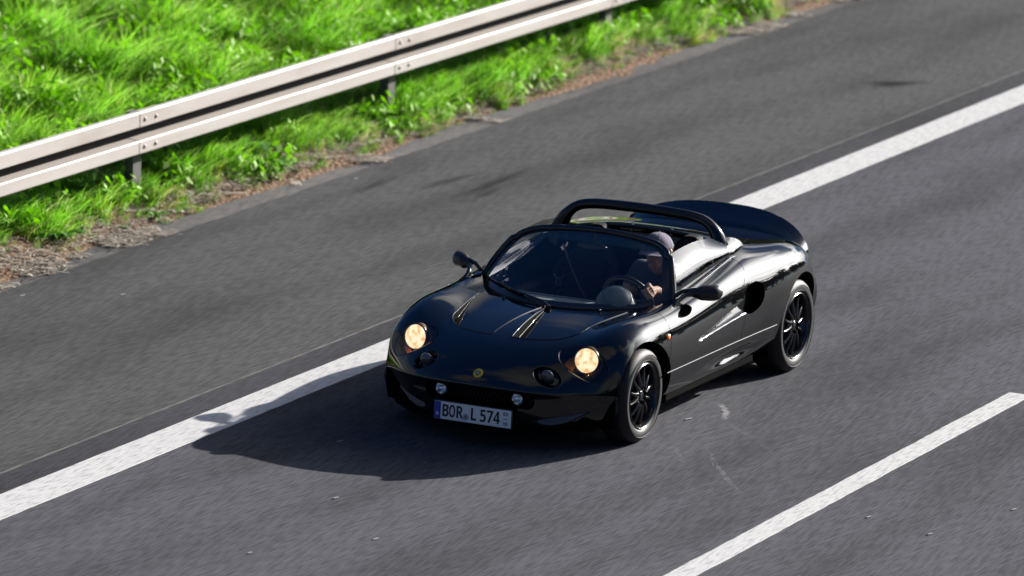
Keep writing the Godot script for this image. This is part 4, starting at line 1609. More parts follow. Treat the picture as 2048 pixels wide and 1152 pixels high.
func glasshouse(car: Node, door: Array) -> void:
	# windscreen
	var g := MB.new()
	sheet(func(u, v): return screen_pt(u * 2.0 - 1.0, v), func(u, v): return screen_edge(u * 2.0 - 1.0, v, 0.010), 60, 44, g)
	var ws := put("windscreen", g, M.screen_glass, car)
	var fr := MB.new()
	sheet(func(u, v): return screen_pt(u * 2.0 - 1.0, v, -0.004), func(u, v): return maxf(screen_edge(u * 2.0 - 1.0, v, 0.006), -screen_edge(u * 2.0 - 1.0, v, 0.056)), 120, 88, fr)
	put("black_border", fr, M.satin_black, ws)
	var band := MB.new()
	sheet(func(u, v): return screen_pt(u * 2.0 - 1.0, v, -0.006), func(u, v): return maxf(screen_edge(u * 2.0 - 1.0, v, 0.050), 0.83 - v), 60, 60, band)
	put("tint_band", band, M.tint_band, ws)
	# surround: tube round sides and header
	var path := []
	for i in 20:
		path.append(screen_pt(-1.0, i / 20.0 * 0.84))
	for i in 13:
		var an := PI - PI / 2 * i / 12.0
		var x := 0.515 - 0.13 + 0.13 * -cos(an)
		var t := 1.0 - (0.13 - 0.13 * sin(an)) / 0.80
		path.append(screen_pt(-x / lerpf(0.672, 0.515, t), t))
	var half := path.size()
	var hd := []
	for i in range(1, 12):
		hd.append(screen_pt(lerpf(-0.75, 0.0, i / 12.0), 1.0))
	var left := path + hd
	var whole := left.duplicate()
	whole.append(screen_pt(0, 1.0))
	for i in range(left.size() - 1, -1, -1):
		whole.append(Vector3(-left[i].x, left[i].y, left[i].z))
	var sm := MB.new()
	sm.tube(whole, [0.020], 12)
	put("windscreen_surround", sm, M.black_paint, car)
	# permit sticker low on the right-hand pillar border
	var stk := MB.new()
	var rows := []
	for i in 3:
		var row := []
		for k in 3:
			row.append(screen_pt(-0.955 + 0.04 * k / 2.0, 0.10 + 0.09 * i / 2.0, 0.002))
		rows.append(row)
	stk.grid(rows)
	for i in stk.n.size():
		if stk.n[i].z < 0.0: stk.n[i] = -stk.n[i]
	put("permit_sticker", stk, M.sticker_green, ws)
	# scuttle strip under the glass
	var sc := []
	for i in 33:
		var s := lerpf(-1.0, 1.0, i / 32.0)
		sc.append(screen_pt(s, 0.0, 0.002))
	var sct := MB.new()
	sct.tube(sc, [0.011], 8)
	put("scuttle_trim", sct, M.satin_black, car)
	# wiper: arm from the middle, blade towards the car's right
	var arm := MB.new()
	arm.tube([Vector3(0.02, 0.700, 0.885), Vector3(-0.03, 0.722, 0.855), screen_pt(-0.40, 0.07, 0.022), screen_pt(-0.70, 0.095, 0.018)], [0.011, 0.009, 0.006, 0.005], 8)
	arm.lathe(Vector3(0.02, 0.69, 0.885), Vector3.UP, [Vector2(0.018, 0.0), Vector2(0.016, 0.02), Vector2(0.0, 0.024)], 14)
	var wp := put("wiper", arm, M.satin_black, car)
	var bl := MB.new()
	var bp := []
	for i in 9:
		bp.append(screen_pt(lerpf(-0.30, -0.97, i / 8.0), 0.052 + 0.06 * i / 8.0, 0.008))
	bl.tube(bp, [0.007], 6)
	put("wiper_blade", bl, M.matt_black, wp)
	# door glass, quarter light
	for k in 2:
		var s := 1.0 if k == 0 else -1.0
		var gl := MB.new()
		sheet(func(u, v): return side_glass(u, v, s), func(u, v): return -1.0, 24, 14, gl)
		for i in gl.n.size():
			if gl.n[i].x * s < 0.0: gl.n[i] = -gl.n[i]
		put("side_window", gl, M.pane_glass, door[k])
		var rail := MB.new()
		var rp := []
		for i in 15:
			var q := side_glass(i / 14.0, 0.0, s)
			rp.append(q + Vector3(0.010 * s, 0.004, 0))
		rail.tube(rp, [0.011], 8)
		put("window_seal", rail, M.black_paint, door[k])
		var qu := MB.new()
		sheet(func(u, v): return quarter(u, v, s), func(u, v): return -1.0, 14, 12, qu)
		for i in qu.n.size():
			if qu.n[i].x * s < 0.0: qu.n[i] = -qu.n[i]
		var qw: MeshInstance3D = put("quarter_window", qu, M.black_paint, car)
		var qt := MB.new()
		var qp := []
		for i in 15:
			qp.append(quarter(i / 14.0, 0.0, s) + Vector3(0.006 * s, 0.0, 0.0))
		qt.tube(qp, [0.011], 8)
		put("quarter_trim", qt, M.black_paint, qw)

func side_glass(u: float, v: float, s: float) -> Vector3:
	# u from the screen pillar rearwards, v upwards
	var z := lerpf(0.43, -0.42, u)
	var b := Vector3(0.652, 0.728 + 0.125 * pow(u, 1.25), z)
	var t := Vector3(lerpf(0.530, 0.556, u), lerpf(0.975, 0.962, u) + 0.030 * sin(PI * u), lerpf(0.21, -0.475, u))
	# front edge follows the pillar
	var p := b.lerp(t, v)
	p.x += 0.034 * sin(PI * v)
	return Vector3(p.x * s, p.y, p.z)

func quarter(u: float, v: float, s: float) -> Vector3:
	var rear := Vector3(0.632, 0.862, -0.735)
	var b := Vector3(0.654, 0.853, -0.42).lerp(rear, u) + Vector3(0.010, -0.004, 0) * sin(PI * u)
	var t := Vector3(0.558, 0.964, -0.482).lerp(rear, u) + Vector3(0.004, 0.034, 0.0) * pow(sin(PI * pow(u, 1.25)), 0.85)
	var p := b.lerp(t, v) + Vector3(0.022, 0.004, 0) * sin(PI * v) * (1.0 - u)
	return Vector3(p.x * s, p.y, p.z)

func rear_details(car: Node, rear: Node) -> void:
	# roll hoop in its padded cover
	var hp := []
	var pts := [Vector3(0.585, 0.80, -0.455), Vector3(0.565, 0.90, -0.475), Vector3(0.525, 0.99, -0.49), Vector3(0.450, 1.052, -0.50), Vector3(0.34, 1.077, -0.50), Vector3(0.17, 1.085, -0.50), Vector3(0, 1.087, -0.50)]
	var full := pts.duplicate()
	for i in range(pts.size() - 2, -1, -1):
		full.append(Vector3(-pts[i].x, pts[i].y, pts[i].z))
	var cv := Curve3D.new()
	for i in full.size():
		var a: Vector3 = full[maxi(i - 1, 0)]
		var b: Vector3 = full[mini(i + 1, full.size() - 1)]
		cv.add_point(full[i], -(b - a) / 6.0, (b - a) / 6.0)
	for i in 61:
		hp.append(cv.sample_baked(cv.get_baked_length() * i / 60.0, true))
	var mb := MB.new()
	var hr := []
	for i in 61:
		hr.append(0.0385 + 0.044 * smoothstep(0.62, 1.0, absf(i / 30.0 - 1.0)))
	mb.tube(hp, hr, 18, false, Vector3(0, 0, 1), 0.86)
	put("roll_hoop", mb, M.hoop_black, car)
	# bulkhead and small rear window
	var bk := MB.new()
	bk.box(Vector3(0, 0.62, -0.645), Vector3(1.16, 0.56, 0.04), 0.012)
	put("bulkhead", bk, M.matt_black, car)
	var rw := MB.new()
	rw.box(Vector3(0, 0.845, -0.618), Vector3(0.74, 0.11, 0.006), 0.002)
	put("rear_window", rw, M.smoke_lens, car)
	var tr := MB.new()
	var tp := []
	for i in 17:
		var x := lerpf(-0.57, 0.57, i / 16.0)
		tp.append(Vector3(x, 0.938 - 0.075 * pow(absf(x) / 0.57, 3), -0.605))
	tr.tube(tp, [0.012], 8)
	put("deck_edge", tr, M.black_paint, rear)
	# two studs on the engine cover
	for s in [-1.0, 1.0]:
		var pin := MB.new()
		pin.tube([Vector3(0.14 * s, 0.90, -0.66), Vector3(0.14 * s, 0.955, -0.67)], [0.008], 8)
		pin.ball(Vector3(0.14 * s, 0.90, -0.66), Vector3(0.014, 0.012, 0.014), 10)
		put("hood_stud", pin, M.alloy, rear)
	# spoiler: long aerofoil bowed down at the tips
	var sp := MB.new()
	var rows := []
	var prof := [[0.0, 0.0], [0.06, 0.010], [0.30, 0.008], [0.65, 0.002], [0.97, 0.006], [1.0, 0.002], [0.98, -0.010], [0.7, -0.014], [0.35, -0.016], [0.1, -0.012], [0.0, 0.0]]
	for i in 49:
		var s := lerpf(-1.0, 1.0, i / 48.0)
		var a := sin(absf(s) * PI / 2)
		var x := 0.685 * a * signf(s)
		var drop := 0.235 * (1.0 - pow(maxf(1.0 - pow(a, 2.6), 0.0), 0.556))
		var le := Vector3(x, 0.792 - drop * 0.55, -1.575 + 0.06 * a * a)
		var te := Vector3(x * 0.99, 0.902 - drop, -1.82 + 0.17 * a * a * a)
		var d := te - le
		var up := Vector3(signf(s) * 0.9 * pow(a, 5.0), 0.93 - 0.5 * pow(a, 6.0), 0.25).normalized()
		var row := []
		for q in prof:
			row.append(le + d * q[0] + up * q[1])
		rows.append(row)
	sp.grid(rows)
	for e in [0, 48]:
		sp.face(rows[e].slice(0, 10), Vector3(1 if e else -1, 0, 0))
	for i in range(0, 49):
		var cc := Vector3.ZERO
		for q in rows[i]: cc += q
		cc /= rows[i].size()
		for k in prof.size():
			var j := i * prof.size() + k
			if sp.n[j].dot(sp.v[j] - cc) < 0.0: sp.n[j] = -sp.n[j]
	put("spoiler", sp, M.black_paint, car)
	# tail lamps and pipe stay behind; bright trim along the sill joint
	for s in [1.0, -1.0]:
		for k in 2:
			var tl := MB.new()
			tl.lathe(Vector3((0.40 + 0.14 * k) * s, 0.585, -1.80 + 0.03 * k), Vector3(0, 0, -1), [Vector2(0.0, 0.03), Vector2(0.045, 0.028), Vector2(0.055, 0.018), Vector2(0.056, -0.02)], 24)
			flip_out(tl, Vector3((0.40 + 0.14 * k) * s, 0.585, -1.78))
			put("tail_lamp", tl, M.amber_lens if k else M.seal_red, car)
		var sj := MB.new()
		var jp := []
		for i in 40:
			var z := lerpf(0.882, -0.755, i / 39.0)
			var q := skin_x(Y_SILL, z)
			jp.append(q)
		for rep in 3:
			for i in range(1, 39):
				jp[i].x = (jp[i - 1].x + jp[i].x * 2 + jp[i + 1].x) / 4.0
		for i in 40:
			jp[i] = Vector3((jp[i].x - 0.001) * s, jp[i].y, jp[i].z)
		sj.tube(jp, [0.0055], 8)
		put("sill_joint", sj, M.black_paint, car)
		# intake duct behind the door
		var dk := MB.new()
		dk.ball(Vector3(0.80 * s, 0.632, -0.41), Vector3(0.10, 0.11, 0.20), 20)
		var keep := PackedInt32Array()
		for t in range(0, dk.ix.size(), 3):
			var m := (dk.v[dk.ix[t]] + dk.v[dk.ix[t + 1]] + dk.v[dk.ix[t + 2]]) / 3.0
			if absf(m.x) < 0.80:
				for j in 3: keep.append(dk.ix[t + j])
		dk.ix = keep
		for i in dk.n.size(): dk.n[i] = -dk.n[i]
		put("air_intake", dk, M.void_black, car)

func mirrors(car: Node) -> void:
	for s in [1.0, -1.0]:
		var mb := MB.new()
		# housing: long egg, swept back at the outer end, cut flat behind
		var rows := []
		for i in 17:
			var t := i / 16.0
			var c := Vector3(lerpf(0.762, 0.930, t), lerpf(0.790, 0.792, t), lerpf(0.395, 0.285, t))
			var env := lerpf(0.52, 1.0, smoothstep(0.0, 0.42, t)) * sqrt(maxf(1.0 - pow(t, 9.0) * 0.93, 0.0))
			var hy := (0.046 + 0.008 * t) * env
			var hz := (0.050 + 0.008 * t) * env
			var row := []
			for k in 21:
				var an := TAU * k / 20.0
				var cz := cos(an)
				row.append(Vector3((c.x + 0.2 * cz * hz) * s, c.y + sin(an) * hy, c.z + (cz * hz if cz > 0.0 else cz * hz * 0.55)))
			rows.append(row)
		mb.grid(rows)
		for i in 17:
			var cc := Vector3.ZERO
			for q in rows[i]: cc += q
			cc /= 21.0
			for k in 21:
				if mb.n[i * 21 + k].dot(mb.v[i * 21 + k] - cc) < 0.0: mb.n[i * 21 + k] = -mb.n[i * 21 + k]
		for e in [0, 16]:
			mb.face(rows[e].slice(0, 20), Vector3(s if e else -s, 0, 0))
		var h := put("door_mirror", mb, M.satin_black, car)
		var arm := MB.new()
		arm.tube([Vector3(0.672 * s, 0.765, 0.43), Vector3(0.715 * s, 0.798, 0.415), Vector3(0.790 * s, 0.806, 0.375)], [0.014, 0.014, 0.018], 10)
		arm.tube([Vector3(0.725 * s, 0.712, 0.58), Vector3(0.722 * s, 0.752, 0.510), Vector3(0.745 * s, 0.782, 0.44), Vector3(0.800 * s, 0.792, 0.375)], [0.020, 0.016, 0.015, 0.020], 10)
		arm.box(Vector3(0.712 * s, 0.722, 0.570), Vector3(0.075, 0.022, 0.10), 0.008, Basis(Vector3.UP, -0.25 * s))
		put("mirror_arm", arm, M.satin_black, h)
		var fc := MB.new()
		fc.ball(Vector3(0.855 * s, 0.792, 0.318), Vector3(0.068, 0.040, 0.006), 18, Basis(Vector3.UP, 0.55 * s))
		put("mirror_face", fc, M.mirror_face, h)

func wheel(car: Node, c: Vector3, s: float, rad: float, wid: float, rim: float, turn: float) -> void:
	var ax := Vector3(s, 0, 0)
	# c is the middle of the outer sidewall plane
	var ty := MB.new()
	var b := wid
	ty.lathe(c, ax, [Vector2(rim - 0.002, -0.016), Vector2(rim + 0.006, -0.004), Vector2(rim + 0.020, 0.002), Vector2(rim + 0.045, 0.005), Vector2(rad - 0.034, 0.001), Vector2(rad - 0.016, -0.010), Vector2(rad - 0.005, -0.026), Vector2(rad, -0.045), Vector2(rad, -b * 0.28), Vector2(rad - 0.006, -b * 0.29), Vector2(rad - 0.006, -b * 0.31), Vector2(rad, -b * 0.32), Vector2(rad + 0.0005, -b * 0.66), Vector2(rad - 0.006, -b * 0.67), Vector2(rad - 0.006, -b * 0.69), Vector2(rad, -b * 0.70), Vector2(rad - 0.002, -b + 0.03), Vector2(rad - 0.02, -b), Vector2(rim, -b)], 72)
	# sidewall rings
	for q in [[rim + 0.052, 0.0052], [rim + 0.018, 0.0020]]:
		ty.lathe(c, ax, [Vector2(q[0] - 0.002, q[1] - 0.001), Vector2(q[0], q[1] + 0.0015), Vector2(q[0] + 0.002, q[1] - 0.001)], 72)
	orient(ty, c - ax * b * 0.5, ax)
	var w := Node3D.new()
	var key := "wheel_count"
	var k: int = taken.get(key, 0)
	taken[key] = k + 1
	w.name = "wheel" if k == 0 else "wheel_%03d" % k
	car.add_child(w, true)
	put("tyre", ty, M.rubber, w)
	var rm := MB.new()
	rm.lathe(c, ax, [Vector2(rim, -0.012), Vector2(rim + 0.001, -0.002), Vector2(rim - 0.004, 0.002), Vector2(rim - 0.010, -0.002), Vector2(rim - 0.015, -0.020), Vector2(rim - 0.019, -0.050), Vector2(rim - 0.026, -0.060), Vector2(rim - 0.030, -b + 0.01)], 72)
	for i in rm.n.size():
		var d := rm.v[i] - c
		var rv := d - ax * d.dot(ax)
		if rm.n[i].dot(ax * 0.5 - rv.normalized()) < 0.0: rm.n[i] = -rm.n[i]
	put("rim", rm, M.rim_black, w)
	var up := Vector3.UP
	var fw := ax.cross(up)
	for j in 12:
		var an := TAU * (j + turn) / 12.0
		var d := up * cos(an) + fw * sin(an)
		var sd := ax.cross(d)
		var path := []
		var rr := []
		for i in 6:
			var t := i / 5.0
			path.append(c + d * lerpf(0.058, rim - 0.018, t) + ax * lerpf(-0.030, -0.046, t * t) + sd * 0.010 * sin(PI * t))
			rr.append(lerpf(0.0215, 0.0125, t) + (0.006 if i == 5 else 0.0))
		var spk := MB.new()
		spk.tube(path, rr, 8, false, ax, 0.62)
		put("spoke", spk, M.rim_black, w)
	var hub := MB.new()
	hub.lathe(c, ax, [Vector2(0.0, -0.016), Vector2(0.026, -0.017), Vector2(0.032, -0.022), Vector2(0.034, -0.030), Vector2(0.058, -0.034), Vector2(0.066, -0.040), Vector2(0.066, -0.075)], 36)
	orient(hub, c - ax * 0.06, ax)
	put("hub", hub, M.rim_black, w)
	for j in 4:
		var an := TAU * (j + 0.5) / 4.0
		var nb := MB.new()
		nb.lathe(c + (up * cos(an) + fw * sin(an)) * 0.049, ax, [Vector2(0.0, -0.022), Vector2(0.007, -0.023), Vector2(0.008, -0.036)], 6)
		orient(nb, c - ax * 0.05, ax)
		put("wheel_nut", nb, M.disc_metal, w)
	var dm := MB.new()
	dm.lathe(c, ax, [Vector2(0.06, -0.082), Vector2(0.138, -0.082), Vector2(0.141, -0.086), Vector2(0.141, -0.102)], 48)
	orient(dm, c - ax * 0.1, ax)
	put("brake_disc", dm, M.matt_black, w)

func orient(mb: MB, c: Vector3, ax: Vector3) -> void:
	for i in mb.n.size():
		var d := mb.v[i] - c
		var rv := d - ax * d.dot(ax)
		var ref := rv.normalized() * 0.6 + ax * signf(d.dot(ax)) * 0.8
		if mb.n[i].dot(ref) < 0.0: mb.n[i] = -mb.n[i]

func cockpit(car: Node) -> void:
	var tub := MB.new()
	tub.box(Vector3(0, 0.24, 0.05), Vector3(1.24, 0.03, 1.5), 0.005)
	for s in [-1.0, 1.0]:
		tub.box(Vector3(0.585 * s, 0.42, 0.05), Vector3(0.09, 0.36, 1.4), 0.02)
	tub.box(Vector3(0, 0.36, -0.02), Vector3(0.20, 0.22, 1.2), 0.05)
	tub.box(Vector3(0, 0.42, 0.78), Vector3(1.16, 0.46, 0.03), 0.01)
	put("tub", tub, M.matt_black, car)
	# dashboard: shelf from the screen base, aluminium beam, instrument pod
	var rows := []
	for i in 25:
		var s := lerpf(-1.0, 1.0, i / 24.0)
		var b := screen_pt(s * 0.985, 0.0, -0.006)
		var back := Vector3(0.60 * s, 0.655, 0.43)
		rows.append([b, b.lerp(back, 0.5) + Vector3(0, -0.006, 0), back, back + Vector3(0, -0.012, -0.012), back + Vector3(0, -0.10, 0.02)])
	var dm := MB.new()
	dm.grid(rows)
	for i in dm.n.size():
		if dm.n[i].y - dm.n[i].z * 0.5 < 0.0: dm.n[i] = -dm.n[i]
	var dash := put("dashboard", dm, M.dash_grey, car)
	var bm := MB.new()
	bm.box(Vector3(0, 0.650, 0.405), Vector3(1.14, 0.020, 0.022), 0.006)
	put("dash_beam", bm, M.dash_grey, dash)
	for s in [-1.0, 1.0]:
		for x in [0.12, 0.36]:
			var vn := MB.new()
			vn.lathe(Vector3(x * s, 0.671, 0.66 - 0.7 * x * x), Vector3.UP, [Vector2(0.034, -0.004), Vector2(0.034, 0.004), Vector2(0.026, 0.006), Vector2(0.022, 0.0), Vector2(0.0, 0.0)], 18)
			for i in vn.n.size():
				if vn.n[i].y < -0.1: vn.n[i] = -vn.n[i]
			put("demist_vent", vn, M.satin_black, dash)
	var pod_m := MB.new()
	pod_m.ball(Vector3(0.335, 0.665, 0.575), Vector3(0.135, 0.150, 0.125), 28, Basis(), 0.0)
	put("instrument_pod", pod_m, M.pod_grey, dash)
	# steering wheel and column
	var wc := Vector3(0.335, 0.700, 0.395)
	var wn := Vector3(0, 0.42, -0.91).normalized()
	var wu := wn.cross(Vector3.RIGHT).normalized()
	if wu.y < 0.0: wu = -wu
	var ring := []
	for i in 40:
		var an := TAU * i / 40.0
		ring.append(wc + (Vector3.RIGHT * cos(an) + wu * sin(an)) * 0.162)
	var rim := MB.new()
	rim.tube(ring, [0.0145], 10, true)
	var sw := put("steering_wheel", rim, M.satin_black, car)
	for a in [0.0, PI, -PI / 2]:
		var sp := MB.new()
		sp.tube([wc - wn * 0.03, wc + (Vector3.RIGHT * cos(a) + wu * sin(a)) * 0.155], [0.016, 0.011], 8, false, wn, 0.5)
		put("wheel_spoke", sp, M.satin_black, sw)
	var hb := MB.new()
	hb.ball(wc - wn * 0.02, Vector3(0.05, 0.05, 0.03), 16)
	hb.tube([wc - wn * 0.03, wc - wn * 0.26], [0.03, 0.028], 10)
	put("wheel_boss", hb, M.satin_black, sw)
	var gl := MB.new()
	gl.tube([Vector3(0.02, 0.44, 0.10), Vector3(0.03, 0.56, 0.07)], [0.007], 8)
	gl.ball(Vector3(0.03, 0.575, 0.066), Vector3(0.022, 0.024, 0.022), 14)
	put("gear_lever", gl, M.alloy, car)
	# seats
	for s in [1.0, -1.0]:
		var seat := Node3D.new()
		seat.name = "seat" if s > 0.0 else "seat_001"
		car.add_child(seat, true)
		var x0: float = 0.33 * s
		var back := []
		for i in 15:
			var t := i / 14.0
			var y := lerpf(0.33, 0.935, t)
			var z := lerpf(-0.26, -0.545, t)
			var w := lerpf(0.235, 0.205, t) if t < 0.62 else lerpf(0.205, 0.105, smoothstep(0.62, 0.80, t))
			if t > 0.9: w *= sqrt(1.0 - pow((t - 0.9) / 0.105, 2) * 0.8)
			var row := []
			for k in 13:
				var q := lerpf(-1.0, 1.0, k / 12.0)
				row.append(Vector3(x0 + w * q, y - 0.012 * pow(q, 4), z + (0.075 * pow(absf(q), 2.5) if t < 0.65 else 0.02 * q * q) - 0.02 * smoothstep(0.9, 1.0, absf(q))))
			rows = rows
			back.append(row)
		var bm2 := MB.new()
		bm2.grid(back)
		var rear_rows := []
		for row in back:
			var o := []
			for p in row: o.append(p + Vector3(0, 0.004, -0.065))
			rear_rows.append(o)
		bm2.grid(rear_rows)
		bm2.grid([back[14], rear_rows[14]])
		var l0 := []
		var l1 := []
		var l2 := []
		var l3 := []
		for i in 15:
			l0.append(back[i][0]); l1.append(rear_rows[i][0]); l2.append(back[i][12]); l3.append(rear_rows[i][12])
		bm2.grid([l0, l1])
		bm2.grid([l2, l3])
		flip_out(bm2, Vector3(x0, 0.65, -0.44))
		put("seat_back", bm2, M.seat_black, seat)
		var cu := MB.new()
		cu.box(Vector3(x0, 0.315, 0.02), Vector3(0.44, 0.10, 0.52), 0.04, Basis(Vector3.RIGHT, -0.12))
		put("seat_cushion", cu, M.seat_black, seat)
		if s < 0.0:
			var bt := MB.new()
			var bp := []
			for i in 9:
				var t := i / 8.0
				bp.append(Vector3(x0 + lerpf(-0.17, 0.20, t), lerpf(0.80, 0.40, t), lerpf(-0.41, -0.19, t) + 0.05 * sin(PI * t)))
			bt.tube(bp, [0.024], 8, false, Vector3(0, 0.4, 1), 0.12)
			var belt := put("seat_belt", bt, M.belt_black, seat)
			var bu := MB.new()
			var bc := Vector3(-0.485, 0.583, -0.31)
			bu.tube([bc + Vector3(-0.014, -0.025, 0), bc + Vector3(-0.014, 0.02, 0), bc + Vector3(-0.03, 0.045, 0)], [0.004], 6)
			bu.tube([bc + Vector3(0.014, -0.025, 0), bc + Vector3(0.014, 0.02, 0), bc + Vector3(0.04, 0.045, 0)], [0.004], 6)
			bu.tube([bc + Vector3(-0.014, -0.025, 0), bc + Vector3(0.014, -0.025, 0)], [0.004], 6)
			bu.tube([bc + Vector3(-0.014, 0.02, 0), bc + Vector3(0.014, 0.02, 0)], [0.004], 6)
			put("harness_badge", bu, M.buckle_blue, seat)
	# interior mirror under the header
	var im := MB.new()
	im.ball(Vector3(0.0, 0.965, 0.235), Vector3(0.105, 0.030, 0.020), 20)
	im.tube([Vector3(0, 0.99, 0.235), Vector3(0, 1.03, 0.20)], [0.008], 8)
	put("rear_view_mirror", im, M.satin_black, car)

# ------------------------------------------------------------------ the person at the wheel
# prims: [from, to, radius, radius, colour]; meshed as surface nets
func nets(mb: MB, prims: Array, cell: float, k: float) -> void:
	var lo := Vector3(1e9, 1e9, 1e9)
	var hi := -lo
	for q in prims:
		var r: float = maxf(q[2], q[3]) + k + cell * 2.0
		lo = lo.min(q[0] - Vector3(r, r, r)).min(q[1] - Vector3(r, r, r))
		hi = hi.max(q[0] + Vector3(r, r, r)).max(q[1] + Vector3(r, r, r))
	var nx := int((hi.x - lo.x) / cell) + 2
	var ny := int((hi.y - lo.y) / cell) + 2
	var nz := int((hi.z - lo.z) / cell) + 2
	var fd := PackedFloat32Array()
	fd.resize(nx * ny * nz)
	fd.fill(1.0)
	var nearest := PackedFloat32Array()
	nearest.resize(nx * ny * nz)
	nearest.fill(1e9)
	var who := PackedInt32Array()
	who.resize(nx * ny * nz)
	for pi in prims.size():
		var q: Array = prims[pi]
		var a: Vector3 = q[0]
		var b: Vector3 = q[1]
		var ra: float = q[2]
		var rb: float = q[3]
		var r := maxf(ra, rb) + k + cell * 2.0
		var l := (a.min(b) - Vector3(r, r, r) - lo) / cell
		var h := (a.max(b) + Vector3(r, r, r) - lo) / cell
		var ab := b - a
		var len2 := maxf(ab.length_squared(), 1e-9)
		for x in range(maxi(int(l.x), 0), mini(int(h.x) + 1, nx)):
			for y in range(maxi(int(l.y), 0), mini(int(h.y) + 1, ny)):
				for z in range(maxi(int(l.z), 0), mini(int(h.z) + 1, nz)):
					var p := lo + Vector3(x, y, z) * cell
					var t := clampf((p - a).dot(ab) / len2, 0.0, 1.0)
					var d := p.distance_to(a + ab * t) - lerpf(ra, rb, t)
					var i := (x * ny + y) * nz + z
					if d < nearest[i]:
						nearest[i] = d
						who[i] = pi
					var e := fd[i]
					var m := maxf(k - absf(d - e), 0.0) / k
					fd[i] = minf(d, e) - m * m * k * 0.25
	var idx := {}
	mb.use_c = true
	for x in nx - 1:
		for y in ny - 1:
			for z in nz - 1:
				var i := (x * ny + y) * nz + z
				var sum := Vector3.ZERO
				var cnt := 0
				var vals := [fd[i], fd[i + ny * nz], fd[i + nz], fd[i + ny * nz + nz], fd[i + 1], fd[i + ny * nz + 1], fd[i + nz + 1], fd[i + ny * nz + nz + 1]]
				var neg := 0
				for v in vals:
					if v < 0.0: neg += 1
				if neg == 0 or neg == 8:
					continue
				for e in [[0, 1], [2, 3], [4, 5], [6, 7], [0, 2], [1, 3], [4, 6], [5, 7], [0, 4], [1, 5], [2, 6], [3, 7]]:
					var va: float = vals[e[0]]
					var vb: float = vals[e[1]]
					if (va < 0.0) != (vb < 0.0):
						var t := va / (va - vb)
						var pa := Vector3(e[0] & 1, (e[0] >> 1) & 1, (e[0] >> 2) & 1)
						var pb := Vector3(e[1] & 1, (e[1] >> 1) & 1, (e[1] >> 2) & 1)
						sum += pa.lerp(pb, t)
						cnt += 1
				var g := Vector3(vals[1] - vals[0] + vals[3] - vals[2] + vals[5] - vals[4] + vals[7] - vals[6], vals[2] - vals[0] + vals[3] - vals[1] + vals[6] - vals[4] + vals[7] - vals[5], vals[4] - vals[0] + vals[5] - vals[1] + vals[6] - vals[2] + vals[7] - vals[3])
				mb.tint = prims[who[i]][4]
				idx[i] = mb.add(lo + (Vector3(x, y, z) + sum / cnt) * cell, g.normalized())
	for key in idx:
		var i: int = key
		var z := i % nz
		var y := (i / nz) % ny
		var x := i / (ny * nz)
		if x == 0 or y == 0 or z == 0:
			continue
		var s := fd[i] < 0.0
		for e in [[ny * nz, nz, 1], [nz, 1, ny * nz], [1, ny * nz, nz]]:
			if s != (fd[i + e[0]] < 0.0):
				var a: int = i
				var b: int = i - e[1]
				var c: int = i - e[1] - e[2]
				var d: int = i - e[2]
				if idx.has(b) and idx.has(c) and idx.has(d):
					mb.quad(idx[a], idx[b], idx[c], idx[d])

func hand(mb: MB, wrist: Vector3, centre: Vector3, rim_pt: Vector3, rim_dir: Vector3, wn: Vector3, thumb_up: float, skin: Color) -> void:
	# a fist closed round the rim: palm on the driver's side, fingers over the outside
	var out := (rim_pt - centre).normalized()
	var palm := rim_pt + wn * 0.030 + out * 0.012
	var pr := [[wrist, palm - rim_dir * 0.012, 0.027, 0.024, skin], [palm - rim_dir * 0.028, palm + rim_dir * 0.026, 0.020, 0.018, skin]]
	for f in 4:
		var o := rim_dir * (0.030 - 0.020 * f)
		var ln: float = [0.92, 1.0, 0.95, 0.78][f]
		var p0 := palm + o + out * 0.010
		var p1 := rim_pt + o + out * 0.034 * ln + wn * 0.010
		var p2 := rim_pt + o + out * 0.026 - wn * 0.026 * ln
		var p3 := rim_pt + o - out * 0.008 - wn * 0.027 * ln
		pr.append([p0, p1, 0.0105, 0.0098, skin])
		pr.append([p1, p2, 0.0098, 0.0090, skin])
		pr.append([p2, p3, 0.0090, 0.0080, skin])
	var t0 := palm - out * 0.010 + rim_dir * 0.018 * thumb_up
	var t1 := rim_pt - out * 0.026 + wn * 0.018 + rim_dir * 0.040 * thumb_up
	var t2 := rim_pt - out * 0.022 - wn * 0.006 + rim_dir * 0.058 * thumb_up
	pr.append([t0, t1, 0.012, 0.0105, skin])
	pr.append([t1, t2, 0.0105, 0.0085, skin])
	nets(mb, pr, 0.0042, 0.006)

